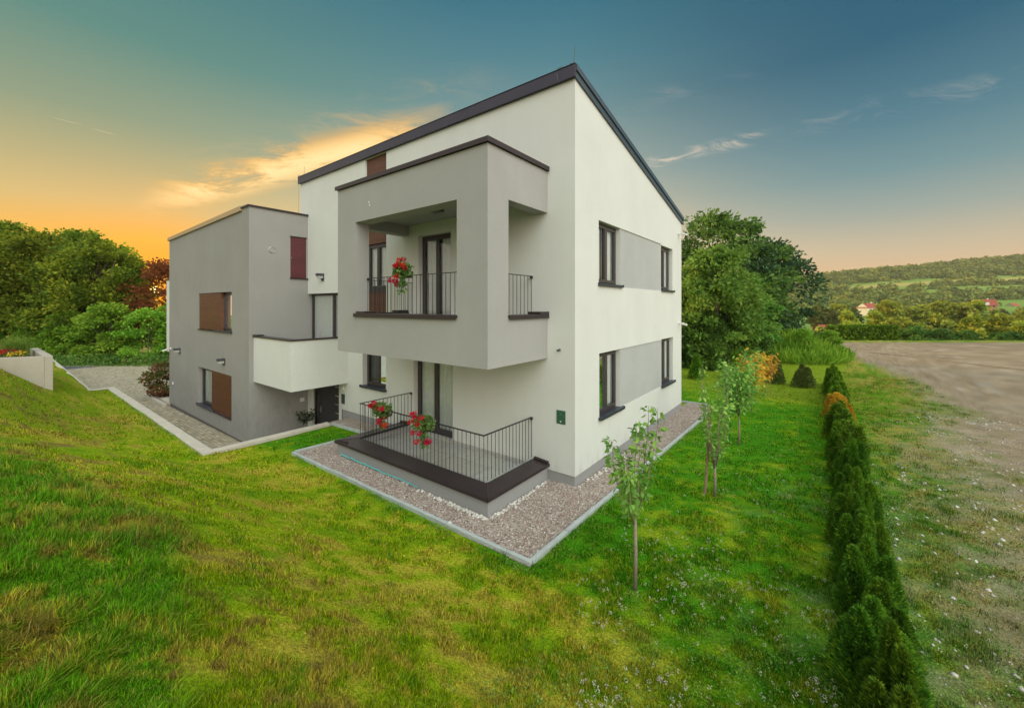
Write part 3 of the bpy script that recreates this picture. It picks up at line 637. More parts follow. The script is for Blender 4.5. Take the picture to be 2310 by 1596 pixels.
def window(name, T, u0, u1, z0, z1, d, n=2, parent=house, gl=None, curt=True, mat=None, sill=None, fr=.055, bottom=.07, mull=None, split=None, st=.06):
    """frame set in the reveal at depth d, n casements, panes, pleated curtain and sill"""
    m_ = mat or framem; mb = MB(); f = fr
    tbox(mb, T, u0 + .002, u0 + f, d, d + .07, z0 + .002, z1 - .002); tbox(mb, T, u1 - f, u1 - .002, d, d + .07, z0 + .002, z1 - .002)
    tbox(mb, T, u0 + f, u1 - f, d + .001, d + .07, z1 - f, z1 - .002); tbox(mb, T, u0 + f, u1 - f, d + .001, d + .07, z0 + .002, z0 + f)
    cuts = [u0 + f] + (split or [u0 + f + (u1 - u0 - 2 * f) * k / n for k in range(1, n)]) + [u1 - f]
    panes = []
    for a, b in zip(cuts[:-1], cuts[1:]):
        s = st; a2, b2, c2, e2 = a + .004, b - .004, z0 + f + .004, z1 - f - .004
        tbox(mb, T, a2, a2 + s, d - .02, d + .06, c2, e2); tbox(mb, T, b2 - s, b2, d - .02, d + .06, c2, e2)
        tbox(mb, T, a2 + s, b2 - s, d - .019, d + .06, c2, c2 + bottom); tbox(mb, T, a2 + s, b2 - s, d - .019, d + .06, e2 - s, e2)
        panes.append((a2 + s, b2 - s, c2 + bottom, e2 - s))
    w_ = mb.build(name, m_, parent, bevel=.004)
    for (a, b, c, e) in panes:
        MB().quad(T(a, d + .02, c), T(b, d + .02, c), T(b, d + .02, e), T(a, d + .02, e)).build('pane', gl or glass, w_)
    if curt:
        mb = MB(); N_ = max(24, int((u1 - u0) / .022)); pr = None; ph = random.random() * 6
        gapc = (u0 + u1) / 2 + random.uniform(-.1, .1)
        for k in range(N_ + 1):
            u = u0 + .02 + (u1 - u0 - .04) * k / N_; dd = d + .092 + .013 * math.sin(k * .9 + ph) + .006 * math.sin(k * .37 + 2 * ph)
            if pr and not (abs(u - gapc) < .05 and curt == 'gap'): mb.quad(T(pr[0], pr[1], z0 + .02), T(u, dd, z0 + .02), T(u, dd, z1 - .01), T(pr[0], pr[1], z1 - .01))
            pr = (u, dd)
        mb.build('curtain', curtm, w_)
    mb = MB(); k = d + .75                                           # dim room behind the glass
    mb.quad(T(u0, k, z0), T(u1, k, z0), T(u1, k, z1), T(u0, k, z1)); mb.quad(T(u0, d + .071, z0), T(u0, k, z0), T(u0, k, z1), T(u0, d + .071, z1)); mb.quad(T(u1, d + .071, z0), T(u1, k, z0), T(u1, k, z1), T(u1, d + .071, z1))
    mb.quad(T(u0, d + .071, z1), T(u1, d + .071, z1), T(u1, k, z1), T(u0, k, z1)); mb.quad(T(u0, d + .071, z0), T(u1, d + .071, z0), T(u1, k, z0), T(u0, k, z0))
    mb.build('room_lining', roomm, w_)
    if sill:
        mb = MB(); sl, sr, so = sill
        tbox(mb, T, u0 + .003, u1 - .003, -.002, d - .022, z0 + .001, z0 + .022); tbox(mb, T, sl, sr, -so, -.0025, z0 - .008, z0 + .018); tbox(mb, T, sl, sr, -so, -so + .012, z0 - .045, z0 - .009)
        tbox(mb, T, sl - .012, sl, -so, -.003, z0 - .04, z0 + .03); tbox(mb, T, sr, sr + .012, -so, -.003, z0 - .04, z0 + .03)
        mb.build('sill', sillm, w_, bevel=.003)
    return w_
window('window', TR, 1.13, 2.42, 4.33, 5.81, .13, sill=(1.10, 2.50, .06), curt='gap')
window('window', TR, 5.72, 7.0, 4.33, 5.78, .13, sill=(5.75, 7.1, .06))
window('window', TR, 1.16, 2.42, 1.22, 2.72, .13, sill=(1.12, 2.52, .08), curt='gap')
window('window', TR, 5.76, 7.06, 1.22, 2.74, .13, sill=(5.74, 7.12, .08))
window('window', TF, -7.66, -6.53, 4.33, 5.79, .12)
window('window', TF, -7.82, -6.55, 1.22, 2.72, .17, sill=(-7.88, -6.52, .08), curt=False)
window('balcony_door', TF, -5.02, -3.70, 3.31, 5.80, .15, curt='gap', bottom=.09, fr=.07)
window('terrace_door', TF, -5.23, -3.63, .26, 2.70, .15, curt='gap', bottom=.09, fr=.07)
window('sliding_door', TF, -11.5, -9.09, 1.72, 4.28, .155, fr=.035, split=[-9.90], st=.04)
for z0_, z1_ in ((5.80, 8.55), (3.61, 4.279)):
    mb = MB(); tbox(mb, TF, -7.658, -6.532, .06, .1, z0_, z1_); mb.build('timber_panel', timber, main)
mb = MB(); tbox(mb, TF, -7.659, -6.531, .03, .12, 4.28, 4.319); mb.build('sill', sillm, main)
# wing windows with sliding timber shutters
wu = window('window', TA, -14.9, -13.10, 2.85, 4.34, .16, n=1, parent=annex, sill=(-14.9, -13.05, .06)); MB()
wl = window('window', TA, -16.98, -14.9, -.33, 1.24, .16, n=1, parent=annex, sill=(-17.02, -14.9, .07))
for w_, (a, b, c, e) in ((wu, (-16.87, -14.28, 2.86, 4.325)), (wl, (-15.33, -13.13, -.325, 1.23))):
    mb = MB(); tbox(mb, TA, a, b, .02, .12, c, e); mb.build('sliding_shutter', timber, w_, bevel=.004)
    mb = MB(); tbox(mb, TA, a - .02, b - .001, -.05, .02, c - .05, c - .012) ; tbox(mb, TA, a, b, .125, .2, c - .01, e); mb.build('track', brownm, w_)
mb = MB(); tbox(mb, TS, -.635, -.065, .012, .05, 4.87, 6.375); rs = tag(mb.build('shutter', timberr, annex, bevel=.004), 'closed dark red timber shutter')
mb = MB(); tbox(mb, TS, -.66, -.003, -.05, -.003, 4.82, 4.86); mb.build('sill', brownm, rs)
mb = MB(); tbox(mb, TS, -.66, -.04, -.02, -.003, 6.381, 6.41); mb.build('head_trim', brownm, rs)
MB().box(-11.49, -11.475, -.615, -.60, 5.58, 5.62).build('handle', steelm, rs)
# front door
mb = MB(); tbox(mb, TF, -11.118, -9.272, .06, .12, 1.16, 1.248); tbox(mb, TF, -11.118, -11.06, .06, .12, -1, 1.16); tbox(mb, TF, -9.33, -9.272, .06, .12, -1, 1.16); tbox(mb, TF, -10.80, -10.73, .06, .12, -1, 1.16)
fd = mb.build('entrance_door', framem, house)
mb = MB(); tbox(mb, TF, -10.728, -9.332, .07, .11, -.99, 1.158); mb.build('leaf', doorm, fd)
MB().quad((-11.06, .09, -.98), (-10.80, .09, -.98), (-10.80, .09, 1.16), (-11.06, .09, 1.16)).build('pane', glassd, fd)
for z in (.95, .63, .33, .02, -.3):
    mb = MB(); tbox(mb, TF, -9.62, -9.345, .06, .069, z - .018, z + .018); mb.build('steel_inlay', steelm, fd)
mb = MB(); mb.tube([(-10.63, .069, -.02), (-10.63, .02, -.02), (-10.53, .02, -.02)], .01, 6); mb.box(-10.66, -10.6, .06, .069, -.12, .1); mb.build('handle', steelm, fd)
mb = MB(); mb.box(-11.118, -9.272, .3, .32, -1, 1.2); mb.build('room_lining', roomm, fd)
# entrance balcony
mb = MB(); x0, x1, y0, y1 = -11.499, -8.69, -1.86, -.001
mb.box(x0, x1, y0, y1, 1.20, 1.66); mb.box(x0, x1, y0, y0 + .2, 1.661, 2.74); mb.box(x1 - .2, x1, y0 + .201, y1, 1.662, 2.74)
eb = tag(mb.build('entrance_balcony', white, house), 'white solid balcony over the entrance')
mb = MB(); mb.box(x0, x1 + .04, y0 - .04, y0 + .24, 2.741, 2.785); mb.box(x1 - .24, x1 + .04, y0 + .241, y1, 2.741, 2.785); mb.box(x0, x0 + .35, y0 - .03, y0 + .2, 2.786, 2.83); mb.build('coping', brownm, eb, bevel=.01)
# loggia
BX0, BX1 = -5.75, -.68
mb = MB()
mb.box(BX0, BX1, -2, -.001, 2.68, 3.28)
mb.box(BX0, BX1, -2, -1.72, 3.28, 3.60)                                                   # front parapet
mb.box(BX0, BX0 + .28, -1.72, -.001, 3.28, 3.60); mb.box(BX1 - .28, BX1, -1.72, -.001, 3.28, 3.60)
mb.box(BX0, -4.95, -2, -1.62, 3.60, 5.86); mb.box(-1.46, BX1, -2, -1.39, 3.60, 5.86)        # columns
mb.box(BX0, BX1, -2, -1.62, 5.86, 6.76); mb.box(BX0, BX0 + .3, -1.62, -.001, 5.86, 6.76); mb.box(BX1 - .3, BX1, -1.62, -.001, 5.86, 6.76)
mb.box(BX0 + .301, BX1 - .301, -1.618, -.002, 6.14, 6.75)
log = tag(mb.build('loggia', grey, house), 'grey rendered box loggia projecting from the front wall')
mb = MB(); mb.box(BX0 - .05, BX1 + .05, -2.05, -1.8, 6.77, 6.80); mb.box(BX0 - .05, BX1 + .05, -1.799, -.001, 6.77, 6.85); mb.box(BX0 - .05, BX1 + .05, -2.05, -1.8, 6.801, 6.85)
mb.box(BX0 - .055, BX1 + .055, -2.056, -2.0505, 6.762, 6.86); mb.box(BX1 + .0505, BX1 + .056, -2.05, -.001, 6.762, 6.86)
mb.build('coping', brownm, log, bevel=.004)
mb = MB()
mb.box(-4.97, -1.44, -2.05, -1.60, 3.602, 3.645); mb.box(-4.97, -1.44, -2.055, -2.045, 3.56, 3.601)
mb.box(BX1 - .32, BX1 + .05, -1.41, -.001, 3.603, 3.645); mb.box(BX1 + .045, BX1 + .055, -1.41, -.001, 3.56, 3.602); mb.box(BX0 - .04, BX0 + .32, -1.61, -.001, 3.603, 3.645)
mb.box(-4.949, -4.6, -1.99, -1.64, 3.646, 3.69); mb.box(BX1 - .28, BX1 + .05, -.35, -.002, 3.646, 3.70); mb.box(BX0, BX0 + .28, -.35, -.002, 3.646, 3.70)
mb.build('sill', brownm, log, bevel=.012)
mb = MB(); mb.box(-3.35, -3.05, -1.1, -.85, 6.06, 6.139); mb.build('ceiling_lamp', lampm, log)
for k in range(2):
    mb = MB(); mb.tube([(-4.36 + .02 * k, -2.004, 6.28 - .07 * k), (-4.36 + .02 * k, -2.008, 6.24 - .07 * k)], .012, 5); mb.build('cable_end', plasticw, log)

def railing(name, pts, z0, z1, parent, gap=.125, bracket=(), bottom=True):
    mb = MB()
    for (a, b) in zip(pts[:-1], pts[1:]):
        A, B = Vector(a), Vector(b); L = (B - A).length; d = (B - A) / L; n = Vector((-d.y, d.x, 0))
        def bar(s, e, z, w_, h):
            p, q = A + d * s, A + d * e; k = n * w_ / 2; bb = len(mb.v)
            mb.v += [(r.x, r.y, zz) for zz in (z - h / 2, z + h / 2) for r in (p - k, q - k, q + k, p + k)]
            for f in ((0, 3, 2, 1), (4, 5, 6, 7), (0, 1, 5, 4), (1, 2, 6, 5), (2, 3, 7, 6), (3, 0, 4, 7)): mb.f.append(tuple(bb + i for i in f))
        bar(-.018, L + .018, z1, .042, .014)
        if bottom: bar(0, L, z0 + .06, .03, .01)
        N_ = max(2, round(L / gap))
        for k in range(N_ + 1):
            p = A + d * (L * k / N_); mb.tube([(p.x, p.y, z0 + (0 if k % 9 == 0 or not bottom else .06)), (p.x, p.y, z1)], .0068, 5, cap=False)
    for (x, y) in bracket: mb.box(x - .028, x + .028, y - .03, y + .012, z1 - .05, z1 + .008)
    return mb.build(name, railm, parent)
railing('railing', [(-4.949, -1.655, 0), (-1.461, -1.655, 0)], 3.645, 4.51, log, .135, [(-4.93, -1.655)], False)
railing('railing', [(-1.09, -1.39, 0), (-1.09, -.03, 0)], 3.645, 4.49, log, .135, [(-1.09, -.02)], False)
railing('railing', [(-5.3, -1.61, 0), (-5.3, -.03, 0)], 3.645, 4.49, log, .135, [], False)
# terrace
mb = MB(); mb.box(BX0, -.675, -2, -1.68, -.25, .345); mb.box(BX0, BX0 + .3, -1.679, -.001, -.25, .345); mb.box(-.975, -.675, -1.679, -.001, -.25, .345)
ter = tag(mb.build('terrace', plinthm, house), 'raised ground floor terrace with dark metal coping')
mb = MB(); mb.box(BX0 + .301, -.976, -1.678, -.001, -.1, .20); mb.build('tile_floor', tiles, ter)
mb = MB(); tbox(mb, TF, BX0 + .302, -.977, -.02, -.002, .201, .29); mb.build('skirting', tiles, ter)
mb = MB(); z0, z1 = .346, .395
def slab(a, b, c, d, za, zb):      # sloped coping strip: outer edge lower
    bb = len(mb.v); mb.v += [(*a, za - .045), (*b, za - .045), (*c, zb - .045), (*d, zb - .045), (*a, za), (*b, za), (*c, zb), (*d, zb)]
    for f in ((0, 3, 2, 1), (4, 5, 6, 7), (0, 1, 5, 4), (1, 2, 6, 5), (2, 3, 7, 6), (3, 0, 4, 7)): mb.f.append(tuple(bb + i for i in f))
slab((BX0 - .05, -2.05), (-.625, -2.05), (-1.03, -1.62), (BX0 + .36, -1.62), .385, .42)
slab((-.622, -2.046), (-.622, -.001), (-1.03, -.001), (-1.03, -1.616), .385, .42)
slab((BX0 - .05, -.001), (BX0 - .05, -2.046), (BX0 + .36, -1.616), (BX0 + .36, -.001), .385, .42)
mb.box(-.632, -.618, -2.062, -.002, .325, .383); mb.box(BX0 - .06, -.633, -2.064, -2.05, .325, .383); mb.box(BX0 - .064, BX0 - .05, -2.049, -.002, .325, .383)
mb.tube([(-.63, -2.05, .39), (-1.03, -1.62, .425)], .012, 6); mb.tube([(BX0 - .045, -2.045, .39), (BX0 + .36, -1.62, .425)], .012, 6)
mb.tube([(-.64, -.03, .41), (-1.0, -.03, .44)], .035, 8); mb.tube([(BX0 - .03, -.03, .41), (BX0 + .33, -.03, .44)], .035, 8); mb.tube([(BX0 + .02, -2.0, .40), (BX0 + .42, -1.98, .41)], .02, 8)
mb.build('coping', brownm, ter)
railing('railing', [(-5.31, -.02, 0), (-5.31, -1.64, 0), (-1.09, -1.64, 0), (-1.09, -.02, 0)], .42, 1.32, ter, .118, [(-1.09, -.02), (-5.31, -.02)], False)
mb = MB(); mb.tube([(-5.28, -1.55, .46), (-5.28, -.1, .46)], .014, 6); mb.tube([(-5.28, -1.55, .53), (-5.28, -.1, .53)], .008, 6); mb.build('side_bar', railm, ter)
mb = MB()
for k in range(14):
    x = -5.55 + k * .215; y = -2.015 - .03 * random.random() - .012 * k / 14
    mb.tube([(x, y, .075 + .012 * math.sin(k * 1.3)), (x + .2, y - .01 * math.sin(k), .072)], .017 - .0006 * k, 5)
tag(mb.build('membrane_edge', tape, ter), 'turquoise waterproofing strip showing at the foot of the terrace')

# ------------------------------------------------------------------ fittings fixed to the house
def wall_lamp(label, T, u, z):
    p = T(u, 0, z); o = thing('wall_lamp', label, 'wall lamp', p, 0, 'box lamps on the outside walls')
    L = lambda a, b, c: tuple(x - y for x, y in zip(T(u + a, b, z + c), p))
    def lb(mb, a0, a1, d0, d1, c0, c1):
        q, r = L(a0, d0, c0), L(a1, d1, c1); mb.box(*(v for i in range(3) for v in (min(q[i], r[i]), max(q[i], r[i]))))
    mb = MB(); lb(mb, -.075, .075, -.035, -.002, -.15, .12); mb.build('back_plate', lampm, o, bevel=.004)
    mb = MB(); lb(mb, -.09, .09, -.24, -.036, .03, .115); mb.build('hood', lampm, o, bevel=.006)
    mb = MB(); lb(mb, -.07, .07, -.21, -.036, -.06, .029); mb.build('diffuser', lampg, o, bevel=.006); return o
wall_lamp('dark box lamp high on the white wall under the roof, left of the loggia', TF, -10.35, 4.88)
wall_lamp('dark box lamp on the grey wing above the lower shuttered window', TA, -13.84, 1.72)
wall_lamp('dark box lamp beside the white camera at the far left edge of the grey wing', TA, -19.58, 1.74)
def camera_unit(label, p, rz, down):
    o = thing('security_camera', label, 'security camera', p, rz, 'white cameras on the house walls')
    mb = MB(); mb.tube([(0, -.002, 0), (0, -.03, 0)], .055, 10); mb.build('base', plasticw, o)
    mb = MB(); mb.tube([(0, -.03, 0), (0, -.10, -.01), (0, -.14, -.03)], .018, 6); mb.build('arm', plasticw, o)
    mb = MB(); mb.tube([(.02, -.10, -.02), (-.10, -.30, -.02 - down)], .038, 10); mb.tube([(-.10, -.30, -.02 - down), (-.11, -.315, -.021 - down * 1.05)], .03, 10); mb.box(-.02, .06, -.2, -.1, .0, .02); mb.build('housing', plasticw, o)
    return o
camera_unit('white camera at the outer edge of the grey wing, near the lamp', (-21.1, -2, 1.74), 0, .08)
camera_unit('white camera high on the side wall below the roof edge', (0, 7.72, 6.42), rad(90), .05)
camera_unit('white camera on the side wall between the two far windows', (0, 7.72, 3.2), rad(90), .03)
o = thing('meter_cabinet', 'green meter cabinet on the white front wall near the house corner', 'cabinet', (-.335, 0, 1.44))
MB().box(-.11, .11, -.012, -.002, -.14, .15).build('frame', greenm, o, bevel=.003)
mb = MB(); mb.box(-.092, .092, -.02, -.0125, -.122, .132); mb.build('door', greenm, o, bevel=.002)
mb = MB(); mb.tube([(0, -.02, -.085), (0, -.028, -.085)], .014, 8); mb.build('lock', plasticw, o); 
mb = MB(); mb.prism([(-.02, .085), (.02, .085), (0, .055)], 1, -.022, -.0205); mb.build('emblem', steelm, o)
o = thing('meter_cabinet', 'small grey-green box on the white wall right of the entrance door', 'cabinet', (-8.98, 0, .62))
MB().box(-.10, .10, -.02, -.002, -.17, .17).build('frame', greenm, o, bevel=.004); MB().box(-.08, .08, -.028, -.0205, -.15, .15).build('door', lampm, o)
o = thing('door_bell', 'round white bell unit above the small box beside the entrance', 'bell', (-8.98, 0, .96))
mb = MB(); mb.tube([(0, -.002, 0), (0, -.05, 0)], [.07, .055], 10); mb.build('bell_body', plasticw, o); MB().box(-.03, .03, -.02, -.003, .06, .12).build('bracket', plasticw, o)
o = thing('socket_box', 'white socket on the grey wing left of the lower shuttered window', 'socket', (-20.7, -2, .09))
MB().box(-.05, .05, -.04, -.002, -.06, .06).build('cover', plasticw, o, bevel=.008)
o = thing('wall_spout', 'small dark pipe end on the white front wall beside the loggia', 'pipe', (-.37, 0, 2.88))
mb = MB(); mb.tube([(0, -.001, 0), (-.01, -.09, -.005)], .02, 8); mb.build('pipe', lampm, o); MB().tube([(0, -.0015, 0), (0, -.012, 0)], .034, 10).build('collar', steelm, o)
o = thing('intercom', 'white intercom panel on the grey wall beside the entrance door', 'intercom', (-11.5, -.22, .28))
MB().box(.002, .03, -.08, .08, -.07, .07).build('panel', plasticw, o, bevel=.005)

# ------------------------------------------------------------------ foliage builders
def unit(v): return v / np.maximum(np.linalg.norm(v, axis=-1, keepdims=True), 1e-9)
def leaves(P, size, dirs, asp=.55, fold=.12, r=rng):
    n = len(P); d = unit(dirs); s = unit(np.cross(d, r.normal(size=(n, 3)))); nn = np.cross(d, s)
    sz = np.broadcast_to(np.asarray(size, float), (n,))[:, None]
    V = np.stack([P, P + d * sz * .5 + s * sz * asp * .5 + nn * sz * fold, P + d * sz, P + d * sz * .5 - s * sz * asp * .5 + nn * sz * fold], 1)
    return V
def quads_mesh(name, V): return fast_mesh(name, V.reshape(-1, 3), np.arange(len(V) * 4).reshape(-1, 4), 4)
def crown_points(r, H, z0, R, nclump, per, prof, clump=(.8, 1.3), flat=.55, inner=.5):
    """leaf clumps spread through a crown from z0 to H, radius R*prof(t)"""
    out = []; dirs = []; cen = []
    for k in range(nclump):
        t = r.random(); a = r.random() * 6.283; rr = R * prof(t) * (inner + (1 - inner) * r.random() ** .6) * (.72 + .46 * r.random())
        shoot = k % 5 == 4; rr *= 1.12 if shoot else 1.0
        c = np.array([rr * math.cos(a), rr * math.sin(a), z0 + t * (H - z0) + (.35 * clump[0] if shoot else 0)]); cen.append(c); cr = r.uniform(*clump) * (.55 if shoot else 1.0)
        q = unit(r.normal(size=(per, 3))) * (r.random((per, 1)) ** .45) * cr; q[:, 2] *= flat
        q[:, 2] += -.12 * (q[:, 0] ** 2 + q[:, 1] ** 2) / cr * .6
        o_ = np.array([math.cos(a), math.sin(a), .25])
        out.append(c + q); dirs.append(unit(q) * .7 + o_ * .5 + r.normal(size=(per, 3)) * .55 + np.array([0, 0, -.12]))
    return np.concatenate(out), np.concatenate(dirs), np.array(cen)
def tree_proto(name, seed, H, z0, R, prof, mat, nclump, per, lsz, clump, label, trunk_r=.16, flat=.55, inner=.5, asp=.6, cat='tree', bark=None, lean=0, nlimb=9):
    r = np.random.default_rng(seed); o = thing(name, label, cat)
    P, Dr, cen = crown_points(r, H, z0, R, nclump, per, prof, clump, flat, inner)
    V = leaves(P, lsz * (.6 + .8 * r.random(len(P))), Dr, asp, .12, r)
    link('crown', quads_mesh('crown', V), mat, o)
    mb = MB(); top = z0 + (H - z0) * .72
    tp = [(lean * t * H * .2 + .12 * math.sin(t * 5 + seed) * H * .04, .1 * math.cos(t * 4 + seed) * H * .04, -.3 + t * (top + .3)) for t in np.linspace(0, 1, 8)]
    mb.tube(tp, [trunk_r * (1 - .8 * t) for t in np.linspace(0, 1, 8)], 8)
    for k in r.choice(len(cen), min(nlimb, len(cen)), replace=False):
        e = cen[k]; s = Vector(tp[3 + int(r.integers(0, 4))]); zb = max(.15 * z0, min(s.z, e[2] - .25 * math.hypot(e[0], e[1]))); q = Vector((s.x, s.y, min(s.z, zb)))
        mid = q.lerp(Vector(e), .5) + Vector((0, 0, .08 * H * .3)); mb.tube([q, mid, Vector(e)], [trunk_r * .42, trunk_r * .25, trunk_r * .06], 6)
    mb.build('trunk', bark or barkm, o, smooth=True); return o
egg = lambda t: math.sqrt(max(0, 1 - (2 * t - .85) ** 2 / 1.4)) if t < .98 else .2
rnd = lambda t: math.sqrt(max(.02, 1 - (2 * t - 1) ** 2 * .94))
cone = lambda t: max(.06, 1.0 - t) ** .8
bushp = lambda t: math.sqrt(max(.03, 1 - t * t * .95))

# wood along the street
GL = 'trees along the street'
t1 = tree_proto('broadleaf_tree', 11, 13.2, 1.6, 4.6, egg, leaf_olive, 170, 120, .34, (.9, 1.7), 'tall dark green broadleaf tree at the left edge, above the planter flowers', .24)
t2 = tree_proto('broadleaf_tree', 12, 12.0, 1.2, 4.4, rnd, leaf_olive, 165, 120, .32, (.9, 1.6), 'broad olive green tree rising behind the ornamental grass of the planter', .24)
t3 = tree_proto('broadleaf_tree', 13, 9.6, 1.2, 3.8, egg, leaf_rust, 85, 75, .30, (.7, 1.3), 'red brown tree with the setting sun glowing through it, against the grey wing', .2, inner=.4)
def put(o, X, Y, z, rz=0, sc=1.0): x, y = cf(X, Y); o.location = (x, y, z); o.rotation_euler = (0, 0, rz); o.scale = (sc, sc, sc); return o
put(t1, -52, 41, -1.25, .4, 1.0); t1['group'] = GL; put(t2, -46.5, 40.5, -1.25, 1.0, 1.0); t2['group'] = GL; put(t3, -34.2, 40.5, -1.25, .3, .98); t3['group'] = GL
def pl(src, X, Y, rz, sc, label, z=-1.25, group=GL):
    x, y = cf(X, Y); return dup(src, (x, y, z), rz, sc, label, group)
pl(t2, -57, 42, 2.2, .98, 'tall olive tree beyond the left edge of the planter bed')
pl(t1, -41.6, 40, 3.1, .86, 'olive green tree in the middle of the street wood, sloping crown')
pl(t2, -43.6, 43.5, 4.2, .86, 'olive tree close behind the sloping middle tree of the street wood')
pl(t1, -49, 46, 5.0, 1.0, 'dark tree of the second row behind the planter, its top showing over the first row')
pl(t2, -54, 48, .6, 1.05, 'dark tree of the second row at the far left, top against the orange sky')
pl(t2, -61, 46, 3.3, 1.05, 'dark tree at the left frame edge behind the planter')
pl(t3, -30.2, 41.5, 2.0, .9, 'red brown tree partly hidden by the grey wing of the house')
pl(t1, -33, 50, 4.4, .55, 'dark tree far behind the red brown tree')
pl(t1, -27, 47, .9, .62, 'dark street tree hidden behind the grey wing'); pl(t2, -20, 46, 2.9, .55, 'low unseen tree added behind the house to shade the back lawn'); pl(t1, -13, 47, 4.9, .5, 'low unseen tree added behind the white part to shade the back lawn')  # low trees behind the house are unseen, added to shade the back lawn
s1 = tree_proto('small_tree', 21, 5.0, .35, 2.0, egg, leaf_lime, 80, 110, .24, (.45, .85), 'bright lime green small tree at the road edge, widest of the roadside row', .07)
GS = 'bright small trees at the roadside'
put(s1, -36.2, 36.2, -1.2, .5, 1.0); s1['group'] = GS
s2 = tree_proto('small_tree', 22, 4.4, .2, 1.9, rnd, leaf_lime, 70, 110, .22, (.4, .8), 'yellowish small tree with a thin stem in the middle of the roadside row', .06)
put(s2, -32.2, 35.6, -1.2, 0, 1.0); s2['group'] = GS
pl(s1, -28.4, 36.2, 2.0, .86, 'lime green small tree near the grey wing, behind the red shrub', -1.2, GS)
pl(s2, -38.6, 37.0, 1.2, .9, 'dark green bushy small tree at the left end of the roadside row', -1.2, GS)
pl(s1, -31.0, 38.2, 3.4, 1.12, 'taller lime green tree under the red brown tree', -1.2, GS)
pl(s2, -41.5, 37.6, 4.0, .95, 'bushy small tree beside the kerb end behind the planter', -1.2, GS)
pl(s2, -45, 38, 5.0, 1.0, 'bushy small tree behind the planter corner', -1.2, GS); pl(s1, -50, 38, .2, 1.0, 'bushy small tree behind the flowers of the planter', -1.2, GS); pl(s2, -25.5, 37, 2.4, .9, 'small tree just left of the white bay of the wing', -1.2, GS)
mb = MB(); r_ = np.random.default_rng(5)
P = np.stack([r_.uniform(-47, -20, 9000), r_.uniform(33.2, 35.2, 9000), -1.25 + r_.random(9000) ** 2 * .9], -1); xy = np.array([cf(a, b) for a, b in P[:, :2]])
under = link('undergrowth', quads_mesh('undergrowth', leaves(np.column_stack([xy, P[:, 2]]), .2, r_.normal(size=(9000, 3)) + np.array([0, 0, .6]), .5, .1, r_)), leaf_dark)
under['kind'] = 'stuff'

# trees beyond the back lawn
GB = 'big trees beyond the back lawn'
b1 = tree_proto('walnut_tree', 31, 10.8, 1.0, 4.4, egg, leaf_dark, 150, 120, .30, (.7, 1.5), 'tall tree with sunlit golden top right beside the house', .22, inner=.42)
put(b1, 15.1, 30, -.3, .4, .98); b1['group'] = GB
b2 = tree_proto('ash_tree', 32, 7.4, .6, 2.5, egg, leaf_mid, 130, 120, .22, (.45, .95), 'lighter green pointed tree in front of the tall golden topped tree', .12, inner=.35)
put(b2, 12.9, 25.2, -.1, .4, 1.0); b2['group'] = GB
b3 = tree_proto('walnut_tree', 33, 8.9, 1.5, 4.4, rnd, leaf_blue, 140, 130, .28, (.7, 1.4), 'dark blue green rounded tree nearest to the distant hill', .2, inner=.45)
put(b3, 18.3, 31, -.2, 1.4, .97); b3['group'] = GB
pl(b2, 15.6, 27.4, 2.4, .80, 'smaller light green tree between the pointed tree and the dark tree', -.1, GB)
pl(b1, 11.5, 33, 2.2, .84, 'dark tree half hidden by the house edge', -.3, GB)
ivy = tree_proto('ivy_thicket', 34, 3.3, .05, 2.2, bushp, leaf_dark, 110, 110, .2, (.4, .7), 'dense large leaved thicket at the foot of the tall tree by the house', .05, cat='shrub', flat=.8)
put(ivy, 11.9, 25.6, -.05); GT = 'thickets under the big trees'; ivy['group'] = GT
pl(ivy, 15.2, 26.6, 2.0, .8, 'dense thicket between the light tree and the grassy mound', -.05, GT); pl(ivy, 9.6, 27, 4.0, .95, 'dense thicket partly behind the house edge', -.05, GT)

for i_, (x_, y_, sc_, lb_) in enumerate([(3.2, 24.6, .42, 'low leafy bush growing at the front of the grassy mound'), (1.0, 25.2, .5, 'leafy bush between the thicket and the grassy mound'), (4.6, 27.2, .45, 'leafy bush at the right end of the grassy mound')]):
    sb2 = dup(s2, (x_, y_, float(height(x_, y_)) - .05), i_ * 1.3, sc_ * .75, lb_, 'bushes on the grassy mound')
